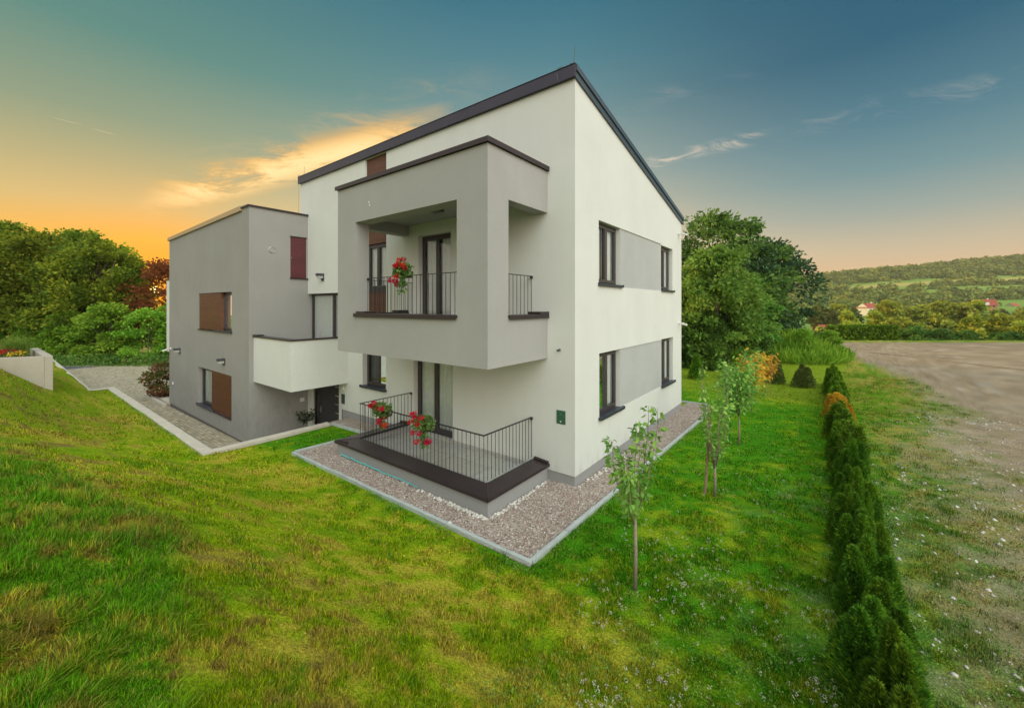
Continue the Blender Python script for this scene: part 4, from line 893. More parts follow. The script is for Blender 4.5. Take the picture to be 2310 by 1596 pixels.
# saplings on the lawn beside the house
def sapling(name, label, x, y, H, fork, W, seed, mat, nb, lsz, nl, stake=None, bark=None, cat='young tree', thin=True):
    r = np.random.default_rng(seed); z = float(height(x, y)); o = thing(name, label, cat, (x, y, z), 0, 'young trees on the side lawn')
    mb = MB(); tr = H * .012
    mb.tube([(0, 0, -.05), (.01, 0, fork * .5), (0, .01, fork)], [tr, tr * .85, tr * .75], 7); P = []; Dr = []
    for k in range(nb):
        a = 6.283 * k / nb + r.uniform(-.4, .4); L = (H - fork) * (1.0 if k < 2 else r.uniform(.5, .95)); w_ = W * .5 * r.uniform(.35, 1.0); s0 = fork - (0 if k < 3 else r.uniform(0, .25) * fork * .4)
        pts = []
        for t in np.linspace(0, 1, 7):
            q = w_ * (1 - (1 - t) ** 2.2) * (1.0 if t < .75 else 1.02); pts.append(Vector((q * math.cos(a) + r.normal() * .012, q * math.sin(a) + r.normal() * .012, s0 + t * L)))
        mb.tube(pts, [tr * .42 * (1 - .8 * t) for t in np.linspace(0, 1, 7)], 5)
        for j in range(nl):
            t = .12 + .88 * r.random() ** .8; i = min(5, int(t * 6)); f = t * 6 - i; p = pts[i].lerp(pts[i + 1], f); b = r.random() * 6.283
            off = np.array([math.cos(b), math.sin(b), .5 * r.normal()]) * (.02 if thin else abs(r.normal()) * .13)
            P.append(np.array(p) + off); Dr.append(np.array([math.cos(b), math.sin(b), r.uniform(-1.3, .45)]))
    P = np.array(P); Dr = np.array(Dr); n = len(P); d = unit(Dr); s = unit(np.cross(d, np.array([0, 0, .8]) + r.normal(size=(n, 3)) * .6)); up = np.cross(s, d)
    sz = (lsz * (.6 + .7 * r.random(n)))[:, None]
    st = P + d * .02; V = np.stack([st, st + d * sz * .35 + s * sz * .27 + up * sz * .10, st + d * sz * .5, st + d * sz * .35 - s * sz * .27 + up * sz * .10,
                       st + d * sz * .35 + s * sz * .27 + up * sz * .10, st + d * sz * .72 + s * sz * .17 + up * sz * .03, st + d * sz - up * sz * .14, st + d * sz * .5], 1)
    V2 = np.stack([st + d * sz * .35 - s * sz * .27 + up * sz * .10, st + d * sz * .5, st + d * sz - up * sz * .14, st + d * sz * .72 - s * sz * .17 + up * sz * .03], 1)
    VV = np.concatenate([V, V2], 1).reshape(-1, 3); F = (np.array([(0, 1, 2, 3), (4, 5, 6, 7), (8, 9, 10, 11)])[None] + (np.arange(n) * 12)[:, None, None]).reshape(-1, 4)
    me = fast_mesh('crown', VV, F, 4); import bmesh
    bm = bmesh.new(); bm.from_mesh(me); bmesh.ops.remove_doubles(bm, verts=bm.verts, dist=1e-5); bm.to_mesh(me); bm.free()
    link('crown', me, mat, o); mb.build('trunk', bark or barkl, o, smooth=True)
    return o
def stake(label, x, y, h, r_, tip, mat):
    z = float(height(x, y)); o = thing('support_stake', label, 'stake', (x, y, z), 0, 'stakes beside the young trees')
    mb = MB(); mb.tube([(0, 0, -.1), (tip[0], tip[1], h)], [r_, r_ * .9], 7); mb.build('post', mat, o)
    mb = MB(); mb.tube([(tip[0] * .8 + r_ * 1.3 * math.cos(a), tip[1] * .8 + r_ * 1.3 * math.sin(a), h * .8) for a in np.linspace(0, 6.28, 9)], .008, 5); mb.build('tie', plasticw, o); return o
sapling('pear_sapling', 'nearest young tree, pale straight stem and several upright leafy shoots', 2.08, -2.16, 2.47, .95, .66, 41, leaf_sap, 8, .095, 74)
sapling('apple_sapling', 'young tree leaning on a thick timber stake, tall sparse crown', 2.38, 1.41, 2.75, .62, .78, 42, leaf_sap, 9, .095, 66)
stake('thick leaning timber stake holding the second young tree', 2.20, 1.38, 1.75, .03, (.10, .12), stakem)
sapling('maple_sapling', 'young tree with a dense fine leaved round crown, third along the side lawn', 2.29, 5.11, 2.5, .85, .9, 43, leaf_sap, 13, .105, 150, thin=False)
stake('thin green stake left of the dense crowned young tree', 2.02, 5.4, 1.75, .012, (.02, 0), greenm)
sapling('plum_sapling', 'young tree with yellowish leaves tinted gold as if sunlit and a reddish stem', 2.13, 9.05, 2.1, .9, .78, 44, leaf_yellow_suntint, 10, .125, 150, bark=simple('red_bark', (.26, .10, .05), .8, var=.2), thin=False)
stake('thin dark stake left of the golden young tree', 1.9, 9.15, 1.6, .012, (0, 0), greenm)
sapling('cherry_sapling', 'pale yellow green young tree farthest along the side lawn', 2.2, 12.6, 1.7, .7, .9, 45, leaf_yellow_suntint, 8, .12, 95, thin=False)
stake('pale stake beside the farthest young tree', 2.42, 12.4, 1.4, .014, (0, 0), stakem)

# thuja bushes
def thuja_mesh(seed, H, R, n, lobes, sz, base=.02, lobe_r=.55):
    r = np.random.default_rng(seed); P = []; Dr = []
    for k in range(lobes):
        a = 6.283 * k / lobes + r.uniform(-.5, .5); off = 0 if k == 0 else R * r.uniform(.35, .72); cx, cy = off * math.cos(a), off * math.sin(a)
        h = H * (1.0 if k == 0 else r.uniform(.5, .97)); rr = R * (lobe_r + .15 * r.random()); m_ = n // lobes
        t = r.random(m_) ** .9; an = r.random(m_) * 6.283; q = rr * np.clip(np.clip(1 - t, 0, 1) ** .62 * (.55 + .6 * np.sqrt(r.random(m_))), .02, 2)
        q *= .9 + .16 * np.sin(an * 5 + t * 9 + k)
        p = np.stack([cx + q * np.cos(an), cy + q * np.sin(an), base + t * h], -1)
        d = np.stack([np.cos(an) * .75, np.sin(an) * .75, np.full(m_, .95)], -1) + r.normal(size=(m_, 3)) * .42
        P.append(p); Dr.append(d)
    P = np.concatenate(P); Dr = np.concatenate(Dr)
    return quads_mesh('foliage', leaves(P, sz * (.55 + .9 * r.random(len(P))), Dr, .30, .05, r))
def thuja(name, label, x, y, mesh, mat, rz, sc, group, cat='thuja'):
    o = thing(name, label, cat, (x, y, float(height(x, y))), rz, group); o.scale = sc
    link('foliage', mesh, mat, o); MB().tube([(0, 0, -.1), (0, 0, .35)], [.03, .015], 6).build('stem', barkm, o); return o
HM = [thuja_mesh(50 + k, 1.0, .29, 30000, 6, .048) for k in range(3)]
HF = [thuja_mesh(60 + k, 1.0, .29, 8000, 6, .075) for k in range(3)]
for m_ in HM + HF: m_.materials.append(leaf_thuja)
GH = 'clipped thuja row along the lawn'
ys = []; y = -4.9
while y < 17.2: ys.append(y); y += .58 + .05 * math.sin(y * 3)
def hlabel(i, n):
    if i == 0: return 'nearest thuja of the hedge row, cut off by the bottom of the picture'
    if i == n - 1: return 'farthest thuja of the hedge row, a small dark cone at its end'
    return 'green thuja in the long hedge row, one of its look-alike bushes'
for i, y in enumerate(ys):
    near = y < 4.5; x = 4.55 + .07 * math.sin(i * 2.3); h_ = .90 + .16 * math.sin(i * 1.9) + .06 * math.cos(i * 4.1)
    suntint = 8.75 < y < 10.35  # bushes coloured as if the low sun struck them here
    o = thing('thuja_bush', None, 'thuja', (x, y, float(height(x, y)) - .02), i * 1.7, GH); o.scale = (.9 + .2 * math.sin(i * 2.7), .95 + .15 * math.sin(i * 3.9), h_)
    me = (HM if near else HF)[i % 3]
    ob = bpy.data.objects.new('foliage', me); COL.objects.link(ob); ob.parent = o
    if suntint: ob.material_slots[0].link = 'OBJECT'; ob.material_slots[0].material = leaf_thuja_suntint
    MB().tube([(0, 0, -.1), (0, 0, .4)], [.03, .012], 6).build('stem', barkm, o)
    o['label'] = hlabel(i, len(ys)) if not suntint else 'thuja bush with a patch of low sunlight coloured gold into its foliage, far part of the hedge row'
cm = thuja_mesh(71, 1.25, .36, 5000, 3, .10, lobe_r=.8); om = thuja_mesh(72, 1.0, .34, 5500, 3, .085, lobe_r=.8)
GC = 'small conifers on the back lawn'
thuja('conifer_bush', 'slender pointed conifer right beside the house edge', -1.05, 15.2, cm, leaf_thuja, 0, (1, 1, 1), GC, 'conifer')
thuja('conifer_bush', 'pointed conifer behind the young trees, second from the house edge', .55, 16.0, cm.copy(), leaf_thuja, 2, (.95, .95, 1.1), GC, 'conifer')
thuja('conifer_bush', 'round brownish conifer left of the pair on the back lawn', 2.43, 16.2, om, leaf_thujab, 0, (1, 1, 1), GC, 'conifer')
thuja('conifer_bush', 'round brownish conifer right of the pair, nearer to the hedge row', 3.40, 15.8, om.copy(), leaf_thujab, 1.9, (.98, .98, 1.04), GC, 'conifer')

# geraniums
def geranium(label, p, seed, nfl, w_, drop):
    r = np.random.default_rng(seed); o = thing('geranium', label, 'potted flower', p, 0, 'red geraniums hung on the railings')
    MB().prism([(-.16, -.07), (.16, -.07), (.19, .07), (-.19, .07)], 1, -.08, .06).build('flower_box', potm, o, bevel=.01)
    n = 520; t = r.random(n); a = r.random(n) * 6.283; R_ = w_ * np.sqrt(r.random(n))
    P = np.stack([R_ * np.cos(a), -.05 + .6 * R_ * np.sin(a) - .05, .02 + .24 * r.random(n) - .25 * R_], -1)
    m_ = int(n * .2); P[:m_] = np.stack([r.normal(0, .05, m_) + .03, -.12 + r.normal(0, .03, m_), -drop * r.random(m_)], -1)
    d = r.normal(size=(n, 3)) + np.array([0, -.6, .3]); link('foliage', quads_mesh('foliage', leaves(P, .05 + .035 * r.random(n), d, .95, .1, r)), leaf_ger, o)
    mb = MB()
    for k in range(nfl):
        b = r.random() * 6.283; rr = w_ * r.uniform(.3, 1.15); c = np.array([rr * math.cos(b), -.10 + .5 * rr * math.sin(b) - .08, (.12 + r.uniform(-.02, .24)) if k < nfl * .6 else -drop * r.uniform(.1, .75)])
        mb.tube([(c[0] * .3, -.05, .05), tuple(c * np.array([.7, 1, 1]) + np.array([0, 0, .02])), tuple(c)], .004, 4)
        q = unit(r.normal(size=(64, 3))) * .055 * (.5 + .5 * r.random((64, 1))); q[:, 2] *= .75
        link('flower_head', quads_mesh('flower_head', leaves(c + q, .034, unit(q) + r.normal(size=(64, 3)) * .5, .9, .1, r)), petal, o)
    mb.build('flower_stem', leaf_ger, o); return o
geranium('red geranium hanging from the upper loggia railing', (-3.35, -1.72, 4.52), 81, 12, .26, .42)
geranium('red geranium on the left part of the terrace railing, in front of the small window', (-4.10, -1.72, 1.30), 82, 10, .27, .35)
geranium('red geranium on the terrace railing in front of the glass door', (-2.62, -1.72, 1.24), 83, 13, .27, .42)

# laurel, red shrub, planter
lau = sapling('laurel_bush', 'small dark laurel standing beside the entrance door', -10.55, -.5, 1.05, .55, .62, 47, leaf_laurel, 10, .085, 30, bark=barkm)
lau.location.z = -.9; lau['group'] = 'shrubs by the house'
mb = MB(); mb.tube([(0, 0, -.1), (0, 0, .3)], [.15, .19], 14); mb.build('pot', potm, lau)
ph = tree_proto('red_tipped_shrub', 91, 1.75, .1, .95, rnd, leaf_phot, 60, 60, .12, (.2, .4), 'round shrub with red young leaves at the left foot of the grey wing', .03, cat='shrub'); ph.location = (-24.1, -1.55, -1.05); ph['group'] = 'shrubs by the house'
mb = MB(); mb.box(-25.4, -21.45, -2.25, -2.10, -1.3, -1.0); mb.box(-25.4, -25.25, -2.099, 2, -1.3, -1.001); tag(mb.build('bed_kerb', curbm), kind='structure')
MB().box(-25.24, -21.46, -2.09, 2, -1.3, -1.04).build('planting_bed', gravelm)['kind'] = 'structure'
MB().box(-23.2, -21.47, -2.0, -.9, -1.1, -.97).build('door_step', curbm)['kind'] = 'structure'
pt = thing('raised_planter', 'rendered retaining wall of the raised flower bed at the left edge', 'planter wall')
A = (-19.71, -6.14); B = (-21.4, -7.45); A2 = (-24.79, -6.26); B2 = (-30, -14)
def thick(mb, p, q, zp, zq, zb, w_):
    d = (Vector(q) - Vector(p)).normalized(); n = Vector((-d.y, d.x)) * w_; bb = len(mb.v)
    pp, qq = Vector(p), Vector(q); pts = [pp, qq, qq + n, pp + n]; zt = [zp, zq, zq, zp]
    mb.v += [(v.x, v.y, zb) for v in pts] + [(v.x, v.y, z) for v, z in zip(pts, zt)]
    for f in ((0, 3, 2, 1), (4, 5, 6, 7), (0, 1, 5, 4), (1, 2, 6, 5), (2, 3, 7, 6), (3, 0, 4, 7)): mb.f.append(tuple(bb + i for i in f))
Bx = (A[0] + (B[0] - A[0]) * 2.2, A[1] + (B[1] - A[1]) * 2.2)
mb = MB(); thick(mb, Bx, A, 1.72, 1.87, -.3, .22); mb.build('front_wall', planterm, pt, bevel=.01)
mb = MB(); thick(mb, (A[0] - .02, A[1] + .003), A2, 1.872, 1.87, -.3, -.24) ; mb.build('side_wall', planterm, pt, bevel=.01)
mb = MB(); mb.quad((A[0] - .2, A[1] - .12, 1.70), (A2[0], A2[1] - .2, 1.72), (-30, -9, 1.75), (Bx[0] - .2, Bx[1] + .1, 1.62)); mb.build('soil', soilm, pt)
def flowerpatch(name, label, c, spread, n, mat, lsz, hgt, seed, leafm=leaf_ger):
    r = np.random.default_rng(seed); o = thing(name, label, 'flowers', (*c, 1.68), 0, 'flowers in the raised planter')
    P = np.column_stack([r.normal(0, spread, n), r.normal(0, spread * .7, n), hgt * r.random(n)]); link('foliage', quads_mesh('foliage', leaves(P, lsz * 1.3, r.normal(size=(n, 3)) + np.array([0, 0, .6]), .6, .1, r)), leafm, o)
    m_ = n // 3; c2 = np.column_stack([r.normal(0, spread, m_), r.normal(0, spread * .7, m_), hgt * (.7 + .5 * r.random(m_))])
    Q = np.repeat(c2, 8, 0) + r.normal(size=(m_ * 8, 3)) * .02; link('blossom', quads_mesh('blossom', leaves(Q, .045, r.normal(size=(m_ * 8, 3)), .9, .1, r)), mat, o); return o
flowerpatch('bedding_flowers', 'low red flowers at the left edge of the raised planter', (-21.9, -7.2), .3, 130, petal, .09, .26, 1)
flowerpatch('bedding_flowers', 'yellow flowers in the raised planter next to its corner', (-21.35, -6.75), .14, 110, petaly, .08, .24, 2)
flowerpatch('bedding_flowers', 'red and pink flowers behind the first red patch in the planter', (-22.6, -7.0), .3, 160, petal, .09, .3, 3)
def tuft(name, label, p, n, L, seed, mat, cat, spread=.1):
    r = np.random.default_rng(seed); o = thing(name, label, cat, p); a = r.random(n) * 6.283; tl = r.random(n) ** .7 * .9; Ln = L * (.6 + .5 * r.random(n)); V = []
    b = np.column_stack([r.normal(0, spread, n), r.normal(0, spread, n), np.zeros(n)]); d = np.column_stack([np.cos(a), np.sin(a), np.zeros(n)]); s = np.column_stack([-np.sin(a), np.cos(a), np.zeros(n)])
    pts = []
    for t in (0, .4, .75, 1.0):
        c = b + d * (tl * Ln * t ** 1.6 * .8)[:, None] + np.array([0, 0, 1]) * (Ln * (t - .35 * tl * t * t))[:, None]; wd = .009 * (1 - t * .9)
        pts += [c - s * wd, c + s * wd]
    V = np.stack(pts, 1); F = (np.array([(0, 1, 3, 2), (2, 3, 5, 4), (4, 5, 7, 6)])[None] + (np.arange(n) * 8)[:, None, None]).reshape(-1, 4)
    link('blades', fast_mesh('blades', V.reshape(-1, 3), F, 4), mat, o); return o
tuft('ornamental_grass', 'fountain of fine ornamental grass at the planter corner', (-22.9, -6.75, 1.68), 900, .95, 4, leaf_orn, 'ornamental grass', .16)

# tall grass mound beyond the back lawn
r_ = np.random.default_rng(8); n = 16000
an = r_.random(n) * 6.283; q = np.sqrt(r_.random(n)); mx = 2.2 + 3.4 * q * np.cos(an); my = 26.2 + 4.0 * q * np.sin(an)
P = np.column_stack([mx, my, height(mx, my)])
mo = link('tall_grass', quads_mesh('tall_grass', leaves(P, .25 + .75 * r_.random(n) ** 1.6, np.column_stack([r_.normal(0, .55, n), r_.normal(0, .55, n), np.ones(n)]), .11, .05, r_)), leaf_lime); mo['kind'] = 'stuff'

# ------------------------------------------------------------------ grass
def cast(u, v):
    a = (u - 1155) / 907; b = -(v - 689) / 907; dx = RV[0] * a + WV[0]; dy = RV[1] * a + WV[1]; Y = 3.83 / np.maximum(-b, 1e-3)
    lo = np.zeros_like(Y); hi = Y * 1.02 + .5
    for k in range(26):                                             # nearest crossing by marching then bisection
        mid = (lo + hi) / 2; z = CAM[2] + b * mid; h = height(CAM[0] + dx * mid, CAM[1] + dy * mid); up_ = z > h; lo = np.where(up_, mid, lo); hi = np.where(up_, hi, mid)
    return CAM[0] + dx * hi, CAM[1] + dy * hi, hi
def lawnmask(x, y):
    ok = ~((x < -8.45) & (y > -4.12)) & ~((x < -21.8) & (y > -4.88)) & ~((x > -8.8) & (x < .70 + .0266 * (y + 2.55)) & (y > -2.73) & (y < 9.42) & ~((x < -6.8) & (y < -.80))) & ~((x > -13) & (x < 0) & (y > -.6) & (y < 8.3))
    d = Vector((A[0] - Bx[0], A[1] - Bx[1])); ok &= ~((x < -19.7) & ((x - Bx[0]) * d.y - (y - Bx[1]) * d.x < 0) & (y > -14) & (y < -6.2))
    return ok
def make_grass(name, x, y, dist, hmin, hmax, wid, seed, tintf, seg2=True, tilt=.45):
    r = np.random.default_rng(seed); n = len(x); z = height(x, y); an = r.random(n) * 6.283; L = (hmin + (hmax - hmin) * r.random(n)) * (.45 + 1.1 * sst(.3, .7, fbm(x * 4.2, y * 4.2, 91, 3)))
    s = np.column_stack([np.cos(an), np.sin(an), np.zeros(n)]); a2 = an + r.normal(1.57, .7, n); tl = np.abs(r.normal(0, tilt, n)); d = np.column_stack([np.cos(a2) * tl, np.sin(a2) * tl, np.ones(n)]); d = unit(d)
    g = np.column_stack([np.cos(a2) * tl, np.sin(a2) * tl, -.25 * tl]) * .8
    b = np.column_stack([x, y, z - .008]); w_ = (wid * (.7 + .6 * r.random(n)))[:, None]; Lc = L[:, None]
    m_ = b + d * Lc * .55; t = b + d * Lc + g * Lc * .45
    V = np.stack([b - s * w_ * .5, b + s * w_ * .5, m_ - s * w_ * .4, m_ + s * w_ * .4, t - s * w_ * .06, t + s * w_ * .06], 1)
    F = (np.array([(0, 1, 3, 2), (2, 3, 5, 4)])[None] + (np.arange(n) * 6)[:, None, None]).reshape(-1, 4)
    me = fast_mesh(name, V.reshape(-1, 3), F, 4); C = tintf(x, y) * (.35 + 1.5 * r.random((n, 1)) ** 1.4); sw = r.random(n) < .10; C[sw] = C[sw] * .4 + np.array([.42, .33, .09]) * .75; C[:, 0] *= (.8 + .4 * r.random(n)); vcol(me, np.repeat(C, 6, 0))
    o = link(name, me, blade); o['kind'] = 'stuff'; return o
r_ = np.random.default_rng(99)
NB = 1000000; u = r_.uniform(-260, 2560, NB); v = 760 + (1750 - 760) * r_.random(NB) ** .8
x, y, Yd = cast(u, v); keep = lawnmask(x, y) & (Yd < 40) & (Yd > .5); x, y, Yd = x[keep], y[keep], Yd[keep]
dm = dirtmask(x, y); keep = r_.random(len(x)) > np.clip(dm * 1.25, 0, 1) ** .6; x, y, Yd = x[keep], y[keep], Yd[keep]
bare = sst(.60, .70, .5 * fbm(x * 1.5, y * 1.5, 22, 4) + .5 * fbm(x * 5.5, y * 5.5, 23, 3)) * sst(-5.2, -6.2, y); keep = r_.random(len(x)) > bare * .55; x, y, Yd = x[keep], y[keep], Yd[keep]
lm = longmask(x, y) > .5
k = ~lm
make_grass('lawn_grass', x[k], y[k], Yd[k], .016, .046, np.clip(.0019 * Yd[k], .0042, .03), 1, groundcol)
k = lm & (r_.random(len(x)) < .8)
make_grass('long_grass', x[k], y[k], Yd[k], .03, .095, .0062, 2, groundcol, tilt=.75)
n = 260000; ax = r_.uniform(-9.5, 6.2, n); ay = r_.uniform(-12.5, -2.6, n); ok = lawnmask(ax, ay) & (r_.random(n) > np.clip(dirtmask(ax, ay) * 1.25, 0, 1) ** .6)
rt = (ax - CAM[0]) * RV[0] + (ay - CAM[1]) * RV[1]; fd_ = (ax - CAM[0]) * WV[0] + (ay - CAM[1]) * WV[1]; ok &= (np.abs(rt) > 1.35 * fd_) | (fd_ < 2.2); ax, ay = ax[ok], ay[ok]
make_grass('bank_grass', ax, ay, None, .02, .06, np.full(len(ax), .006), 12, groundcol, tilt=.6)
# rougher tufts along the long-grass edge and about the lawn
q = []
for i in range(150):
    for t_ in range(50):
        X_, Y_ = r_.uniform(-6, 4.4), r_.uniform(-7.6, -.5)
        if lawnmask(np.array([X_]), np.array([Y_]))[0] and (longmask(np.array([X_]), np.array([Y_]))[0] > .4 or r_.random() < .05): break
    for j in range(26): q.append((X_ + r_.normal(0, .05), Y_ + r_.normal(0, .05)))
q = np.array(q); make_grass('grass_tufts', q[:, 0], q[:, 1], None, .05, .15, .006, 3, lambda x, y: np.tile(np.array([.06, .21, .008]), (len(x), 1)), tilt=.6)
q = []
while len(q) < 1500 * 16:
    X_, Y_ = r_.uniform(4.9, 9.5), r_.uniform(-5.5, 22); d_ = float(dirtmask(np.array([X_]), np.array([Y_]))[0])
    if d_ > .75 or vn(X_ * 1.3, Y_ * 1.3, 44) < .45: continue
    for j in range(16): q.append((X_ + r_.normal(0, .06), Y_ + r_.normal(0, .06)))
q = np.array(q); make_grass('verge_tufts', q[:, 0], q[:, 1], None, .03, .11, .006, 6, lambda x, y: np.array([.06, .17, .006]) + np.array([.22, .07, .03]) * sst(.5, .65, fbm(x * 2, y * 2, 45, 3))[:, None], tilt=.8)
# broad leaved weeds and clover
n = 5200; uu = r_.uniform(0, 2330, n); vv = r_.uniform(930, 1650, n); wx, wy, wd = cast(uu, vv); ok = lawnmask(wx, wy) & (dirtmask(wx, wy) < .4) & ((wx > 1.6) & (wd > 3.2)) & (fbm(wx * .9, wy * .9, 71, 3) > .5); wx, wy = wx[ok], wy[ok]; n = len(wx)
ex = r_.uniform(-6.6, .75, 420); ey = -2.72 - np.abs(r_.normal(0, .03, 420)); ke = vn(ex * 1.6, ey * 0, 75) > .45; ex2 = .74 + .0266 * np.linspace(0, 9.5, 300); ey2 = np.linspace(-2.5, 7.2, 300); kx = r_.uniform(-20, -8.5, 260); ky = np.full(260, -4.16)
wx = np.concatenate([wx, ex[ke], ex2 + np.abs(r_.normal(0, .03, 300)), kx]); wy = np.concatenate([wy, ey[ke], ey2, ky - np.abs(r_.normal(0, .03, 260))]); n = len(wx)
rep = 7; bx = np.repeat(wx, rep) + r_.normal(0, .035, n * rep); by = np.repeat(wy, rep) + r_.normal(0, .035, n * rep)
P = np.column_stack([bx, by, height(bx, by) + .015 + .03 * r_.random(n * rep)])
link('clover_leaves', quads_mesh('clover_leaves', leaves(P, .012 + .02 * r_.random(n * rep), r_.normal(size=(n * rep, 3)) + np.array([0, 0, .5]), .6, .1, r_)), leaf_sap)['kind'] = 'stuff'
n = 4200; uu = r_.uniform(1300, 2330, n); vv = r_.uniform(860, 1640, n); wx, wy, wd = cast(uu, vv)
ok = lawnmask(wx, wy) & (((wx > 1.3) & (wx < 4.2)) | ((wx > 4.9) & (r_.random(n) < .15))) & (dirtmask(wx, wy) < .5) & (r_.random(n) < .07 + .38 * sst(.45, .6, fbm(wx * 1.1, wy * 1.1, 73, 3))); wx, wy = wx[ok], wy[ok]; n = len(wx); rep = 10
c = np.column_stack([wx, wy, height(wx, wy) + .055]); q_ = unit(r_.normal(size=(n * rep, 3))) * .009; P = np.repeat(c, rep, 0) + q_
link('clover_flowers', quads_mesh('clover_flowers', leaves(P, .013, unit(q_), .9, .1, r_)), petalw)['kind'] = 'stuff'
# stones and pipe on the dirt lot
n = 9000; sx = r_.uniform(4.9, 13, n); sy = r_.uniform(-6, 14, n); ok = (fbm(sx * .8, sy * .8, 34, 2) > .46) & (dirtmask(sx, sy) > .08) & (r_.random(n) < .7); sx, sy = sx[ok], sy[ok]
stones('lot_stones', np.column_stack([sx, sy, height(sx, sy) + .004]), .006, .042, stonem, 9, .5)['kind'] = 'stuff'
o = thing('water_pipe', 'long thin pale pipe lying across the gravel lot', 'pipe', (7.2, 36.2, .04)); mb = MB()
mb.tube([(0, 0, 0), (2.2, -1.6, .01), (4.4, -4.3, 0), (6.45, -6.4, .01), (9, -8.6, 0)], .03, 6); mb.build('pipe', hosem, o)
o = thing('white_stone', 'single white stone lying against the garden edging', 'stone', (-1.05, -2.58, .03)); me = stones('stone_body', np.array([[0, 0, .03]]), .07, .071, rockm, 4); me.parent = o

# ------------------------------------------------------------------ the valley beyond the lot
def gz(X, Y): return float(hillh(np.array([X]), np.array([Y]))[0]) if Y > 60 else -6.3 + 0 * X
def atp(u, Y): return (u - 1155) / 907 * Y
GV = 'golden trees in the valley beyond the lot'
v1 = tree_proto('birch_tree', 101, 8.2, 1.6, 2.1, egg, leaf_far_suntint, 46, 42, .62, (.6, 1.1), 'tree coloured sunlit gold in the nearer row beyond the dirt lot', .09, asp=.8, nlimb=5)
v2 = tree_proto('birch_tree', 102, 9.2, 2.0, 1.5, egg, leaf_far_suntint, 40, 42, .55, (.5, .9), 'slender tree coloured sunlit gold in the nearer row beyond the dirt lot', .08, asp=.8, nlimb=5)
v3 = tree_proto('willow_tree', 103, 7.0, .4, 3.0, rnd, leaf_far, 60, 46, .66, (.7, 1.2), 'broad bushy tree in the nearer row beyond the dirt lot', .12, asp=.8, nlimb=5)
LV = {1: 'tree coloured sunlit gold in the nearer row beyond the dirt lot', 2: 'slender tree coloured sunlit gold in the nearer row beyond the dirt lot', 3: 'broad bushy tree in the nearer row beyond the dirt lot'}
LB = {1: 'tree coloured sunlit gold in the back row of the valley, below the hill', 2: 'slender tree in the back row of the valley, below the hill', 3: 'broad tree in the back row of the valley, below the hill'}
first = {1: v1, 2: v2, 3: v3}; used = set()
def vput(k, X, Y, sc, rz, label):
    x, y = cf(X, Y); z = gz(X, Y) - .2
    if k not in used: used.add(k); o = first[k]; o.location = (x, y, z); o.scale = (sc,) * 3; o.rotation_euler = (0, 0, rz); o['group'] = GV; o['label'] = label; return
    dup(first[k], (x, y, z), rz, sc, label, GV)
rv = random.Random(4)
for i, u_ in enumerate([1868, 1893, 1915, 1938, 1957, 1976, 2003, 2018, 2040, 2058, 2080, 2098, 2117, 2132, 2152, 2172, 2190, 2213, 2228, 2250, 2268, 2286, 2308, 2335, 2362, 2395]):
    Y = 72 + 26 * rv.random(); k = [1, 3, 2, 1, 1, 2, 3, 1, 2, 1, 1, 3, 2, 1][i % 14]; vput(k, atp(u_, Y), Y, rv.uniform(.85, 1.15), rv.random() * 6, LV[k])
for i in range(26):
    Y = 150 + 75 * rv.random(); u_ = 1842 + 360 * rv.random(); k = rv.choice([1, 2, 3, 1])
    if 1930 < u_ < 1988 and Y > 100: u_ += 70
    vput(k, atp(u_, Y), Y, rv.uniform(1.15, 1.7), rv.random() * 6, LB[k])
for i in range(14):
    Y = 190 + 90 * rv.random(); u_ = 2200 + 210 * rv.random(); k = rv.choice([3, 1, 3]); 
    if abs(u_ - 2218) < 26 or abs(u_ - 2285) < 16: continue
    vput(k, atp(u_, Y), Y, rv.uniform(.9, 1.2), rv.random() * 6, LB[k])
# shrubs and clipped hedge at the far edge of the lot
o = thing('clipped_hedge', 'long dark clipped hedge at the far edge of the dirt lot', 'hedge')
r_ = np.random.default_rng(12); n = 9000; Xh = r_.uniform(37.6, 45.2, n); Yh = 47.6 + r_.uniform(-.7, .7, n); zh = 1.75 * r_.random(n) ** .8 + .06 * r_.normal(size=n); xy = np.array([cf(a, b) for a, b in zip(Xh, Yh)])
link('foliage', quads_mesh('foliage', leaves(np.column_stack([xy, zh - .35]), .22 + .14 * r_.random(n), r_.normal(size=(n, 3)) * .6 + np.array([0, 0, .6]), .5, .1, r_)), leaf_thuja, o)
vs = tree_proto('wild_shrub', 104, 2.6, .05, 1.7, bushp, leaf_dark, 50, 60, .26, (.35, .6), 'leafy green shrub in the row right of the clipped hedge', .04, cat='shrub')
GSH = 'wild shrubs along the far edge of the lot'
for i, u_ in enumerate([2038, 2066, 2094, 2122, 2150, 2182, 2214, 2250, 2282, 2310, 2345, 1866, 1846]):
    Y = 47.5 + rv.random() * 3 + (3 if u_ < 1900 else 0); x, y = cf(atp(u_, Y), Y); sc = [.62, .8, .5, .72, .45, .6][i] if i < 6 else rv.uniform(.28, .55)
    if i == 0: vs.location = (x, y, -.9); vs.scale = (sc,) * 3; vs['group'] = GSH
    else: dup(vs, (x, y, -.9), rv.random() * 6, sc, 'low green shrub at the left end of the row, beside the mound' if u_ < 1900 else None, GSH)
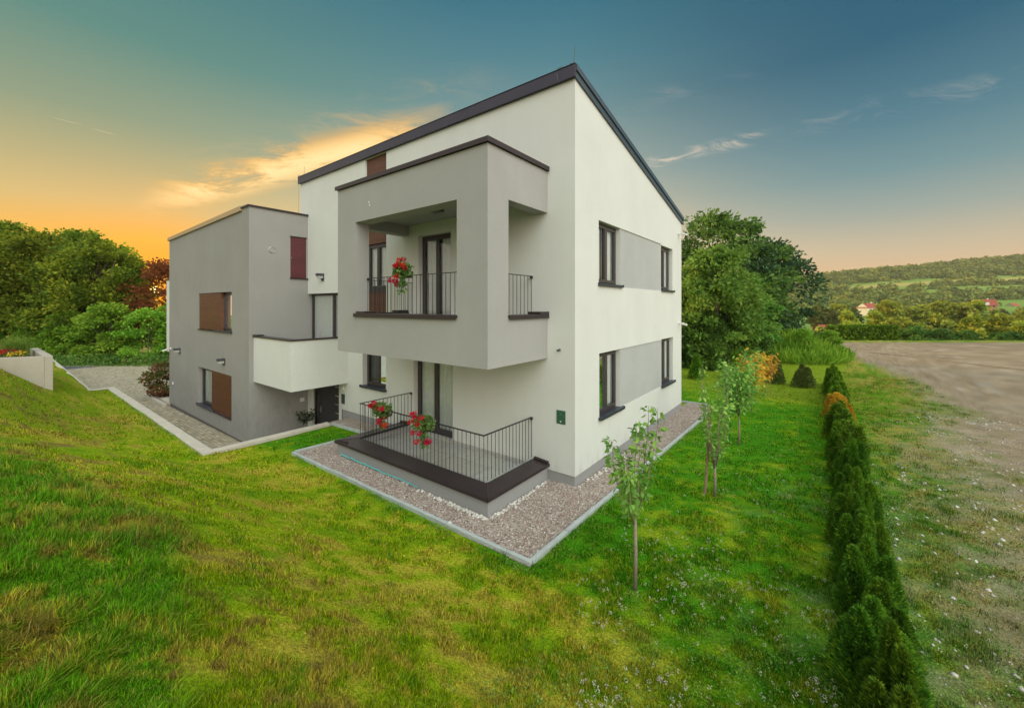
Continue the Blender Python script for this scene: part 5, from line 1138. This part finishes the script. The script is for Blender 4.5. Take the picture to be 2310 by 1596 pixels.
# distant houses
def far_house(label, u_, Y, w_, dp, hw, hr, wm, rz, z, chim=True, hip=False):
    x, y = cf(atp(u_, Y), Y); o = thing('village_house', label, 'house', (x, y, z), rz, 'houses in the valley')
    mb = MB(); mb.box(-w_ / 2, w_ / 2, -dp / 2, dp / 2, -2, hw); mb.quad((-w_ / 2, -dp / 2, hw), (-w_ / 2, dp / 2, hw), (-w_ / 2, 0, hw + hr)); mb.quad((w_ / 2, -dp / 2, hw), (w_ / 2, dp / 2, hw), (w_ / 2, 0, hw + hr)); wl_ = mb.build('wall', wm, o)
    e = .7; i_ = 3 if hip else -e
    mb = MB(); a, b = w_ / 2 + e, dp / 2 + e; zt = hw + hr + .15; zb = hw - .35
    mb.quad((-a, -b, zb), (a, -b, zb), (w_ / 2 - i_, 0, zt), (-w_ / 2 + i_, 0, zt)); mb.quad((-a, b, zb), (a, b, zb), (w_ / 2 - i_, 0, zt), (-w_ / 2 + i_, 0, zt))
    if hip: mb.quad((-a, -b, zb), (-a, b, zb), (-w_ / 2 + i_, 0, zt)); mb.quad((a, -b, zb), (a, b, zb), (w_ / 2 - i_, 0, zt))
    rf = mb.build('roof', rooft, o)
    if chim: MB().box(w_ * .2, w_ * .2 + .7, .4, 1.1, hw + .3, hw + hr + 1.0).build('chimney', wallh, rf)
    for k in range(4):
        xx = -w_ * .36 + k * w_ * .24; f = MB().box(xx - .6, xx + .6, -dp / 2 - .06, -dp / 2 - .005, hw * .38, hw * .38 + 1.4).build('window', darkw, wl_)
    return o
far_house('white house with a long red roof in the valley behind the clipped hedge', 1961, 300, 14, 8, 4.0, 3.0, wallh, TH + .25, -1.6, hip=True)
oh = far_house('orange walled house with a steep red roof on the right side of the valley', 2218, 345, 13, 9, 3.2, 4.6, wallo, TH - .5, 1.2)
MB().box(-1.6, 1.6, -5.3, -1.5, 3.0, 5.4).build('dormer', wallh, oh)
far_house('small white house with a dark red roof near the right frame edge', 2285, 400, 8, 6, 2.6, 2.4, wallh, TH + .2, 1.0, False)
far_house('low house with a red brown roof half hidden left of the clipped hedge', 1863, 150, 5, 4, 1.6, 1.2, wallh, TH, -6.2, False)
def far_car(label, u_, Y, z, rz):
    x, y = cf(atp(u_, Y), Y); o = thing('parked_car', label, 'car', (x, y, z), rz, 'cars parked in the valley')
    mb = MB(); mb.prism([(-2.2, .3), (2.2, .3), (2.2, .75), (1.2, .9), (.6, 1.42), (-1.3, 1.42), (-2.0, .95), (-2.2, .9)], 1, -.85, .85); b = mb.build('body', carm, o, bevel=.05)
    mb = MB(); mb.prism([(-1.75, .97), (1.0, .97), (.52, 1.36), (-1.25, 1.36)], 1, -.856, .856); mb.build('window', darkw, b)
    for sx in (-1.35, 1.35):
        for sy in (-.72, .72): MB().tube([(sx, sy - .1, .32), (sx, sy + .1, .32)], .32, 12).build('wheel', lampm, o)
far_car('pale car parked left of the white valley house', 1882, 290, -2.2, TH + .1); far_car('pale car parked right of the white valley house', 1995, 290, -2.0, TH - .1)
# woods on the hill, read as one mass
r_ = np.random.default_rng(77); Xc, Yc = [], []
n = 9000; Yt = 235 + 640 * r_.random(n) ** .75; Xt = Yt * r_.uniform(.62, 1.5, n)
f1 = fbm(Xt * .016, Yt * .026, 81, 4); mead = meadow(Xt, Yt) + meadow2(Xt, Yt) * .8
ut = 1155 + 907 * Xt / Yt
clear = ((np.abs(ut - 1961) < 34) & (Yt < 330)) | ((np.abs(ut - 2218) < 32) & (Yt < 370)) | ((np.abs(ut - 2285) < 24) & (Yt < 420)) | ((ut > 2235) & (Yt < 400) & (f1 < .62)) | ((ut > 1940) & (ut < 2010) & (Yt < 300))
dens = sst(.40, .5, f1 + sst(520, 330, Yt) * -.14 + sst(640, 800, Yt) * .22); ok = (r_.random(n) < dens * .85) & (mead < .3) & ~clear
Xt, Yt = Xt[ok][:3000], Yt[ok][:3000]; n = len(Xt); rep = 64
R_ = r_.uniform(2.8, 6.0, n) * (1 + .15 * sst(400, 800, Yt)); H_ = R_ * r_.uniform(1.3, 2.0, n)
q = unit(r_.normal(size=(n, rep, 3))); q[:, :, 2] = np.abs(q[:, :, 2]) * 1.25 - .25; rr = (.72 + .34 * r_.random((n, rep, 1)))
P = np.stack([Xt[:, None] + q[:, :, 0] * R_[:, None] * rr[:, :, 0], Yt[:, None] + q[:, :, 1] * R_[:, None] * rr[:, :, 0], hillh(Xt, Yt)[:, None] + R_[:, None] * .35 + q[:, :, 2] * H_[:, None] * .75 * rr[:, :, 0]], -1).reshape(-1, 3)
W3 = np.column_stack([CAM[0] + P[:, 0] * RV[0] + P[:, 1] * WV[0], CAM[1] + P[:, 0] * RV[1] + P[:, 1] * WV[1], P[:, 2]])
qd = q.reshape(-1, 3); qd = np.column_stack([qd[:, 0] * RV[0] + qd[:, 1] * WV[0], qd[:, 0] * RV[1] + qd[:, 1] * WV[1], qd[:, 2]])
tang = unit(np.cross(qd, r_.normal(size=qd.shape))) + qd * .35
fo = link('hill_forest', quads_mesh('hill_forest', leaves(W3, np.repeat(R_, rep) * (.42 + .3 * r_.random(n * rep)), tang, .8, .1, r_)), mat_leaf('hill_leaves', [(.04, .065, .022), (.08, .12, .03), (.16, .185, .042), (.26, .245, .055)], .25, .7, nsc=.03, namt=.55, spec=.1)); fo['kind'] = 'stuff'

# ------------------------------------------------------------------ evening haze over the whole valley
m_, t, out = newmat('haze_air'); pv = t.add('ShaderNodeVolumePrincipled'); pv.inputs['Color'].default_value = (.95, .88, .74, 1); pv.inputs['Density'].default_value = .00012
pv.inputs['Anisotropy'].default_value = .2; t.l.new(pv.outputs[0], out.inputs['Volume'])
hz = tag(MB().box(-225, 1520, -70, 1060, -60, 135).build('haze', m_), kind='stuff'); hz.rotation_euler = (0, 0, TH); hz.location = (CAM[0], CAM[1], 0)
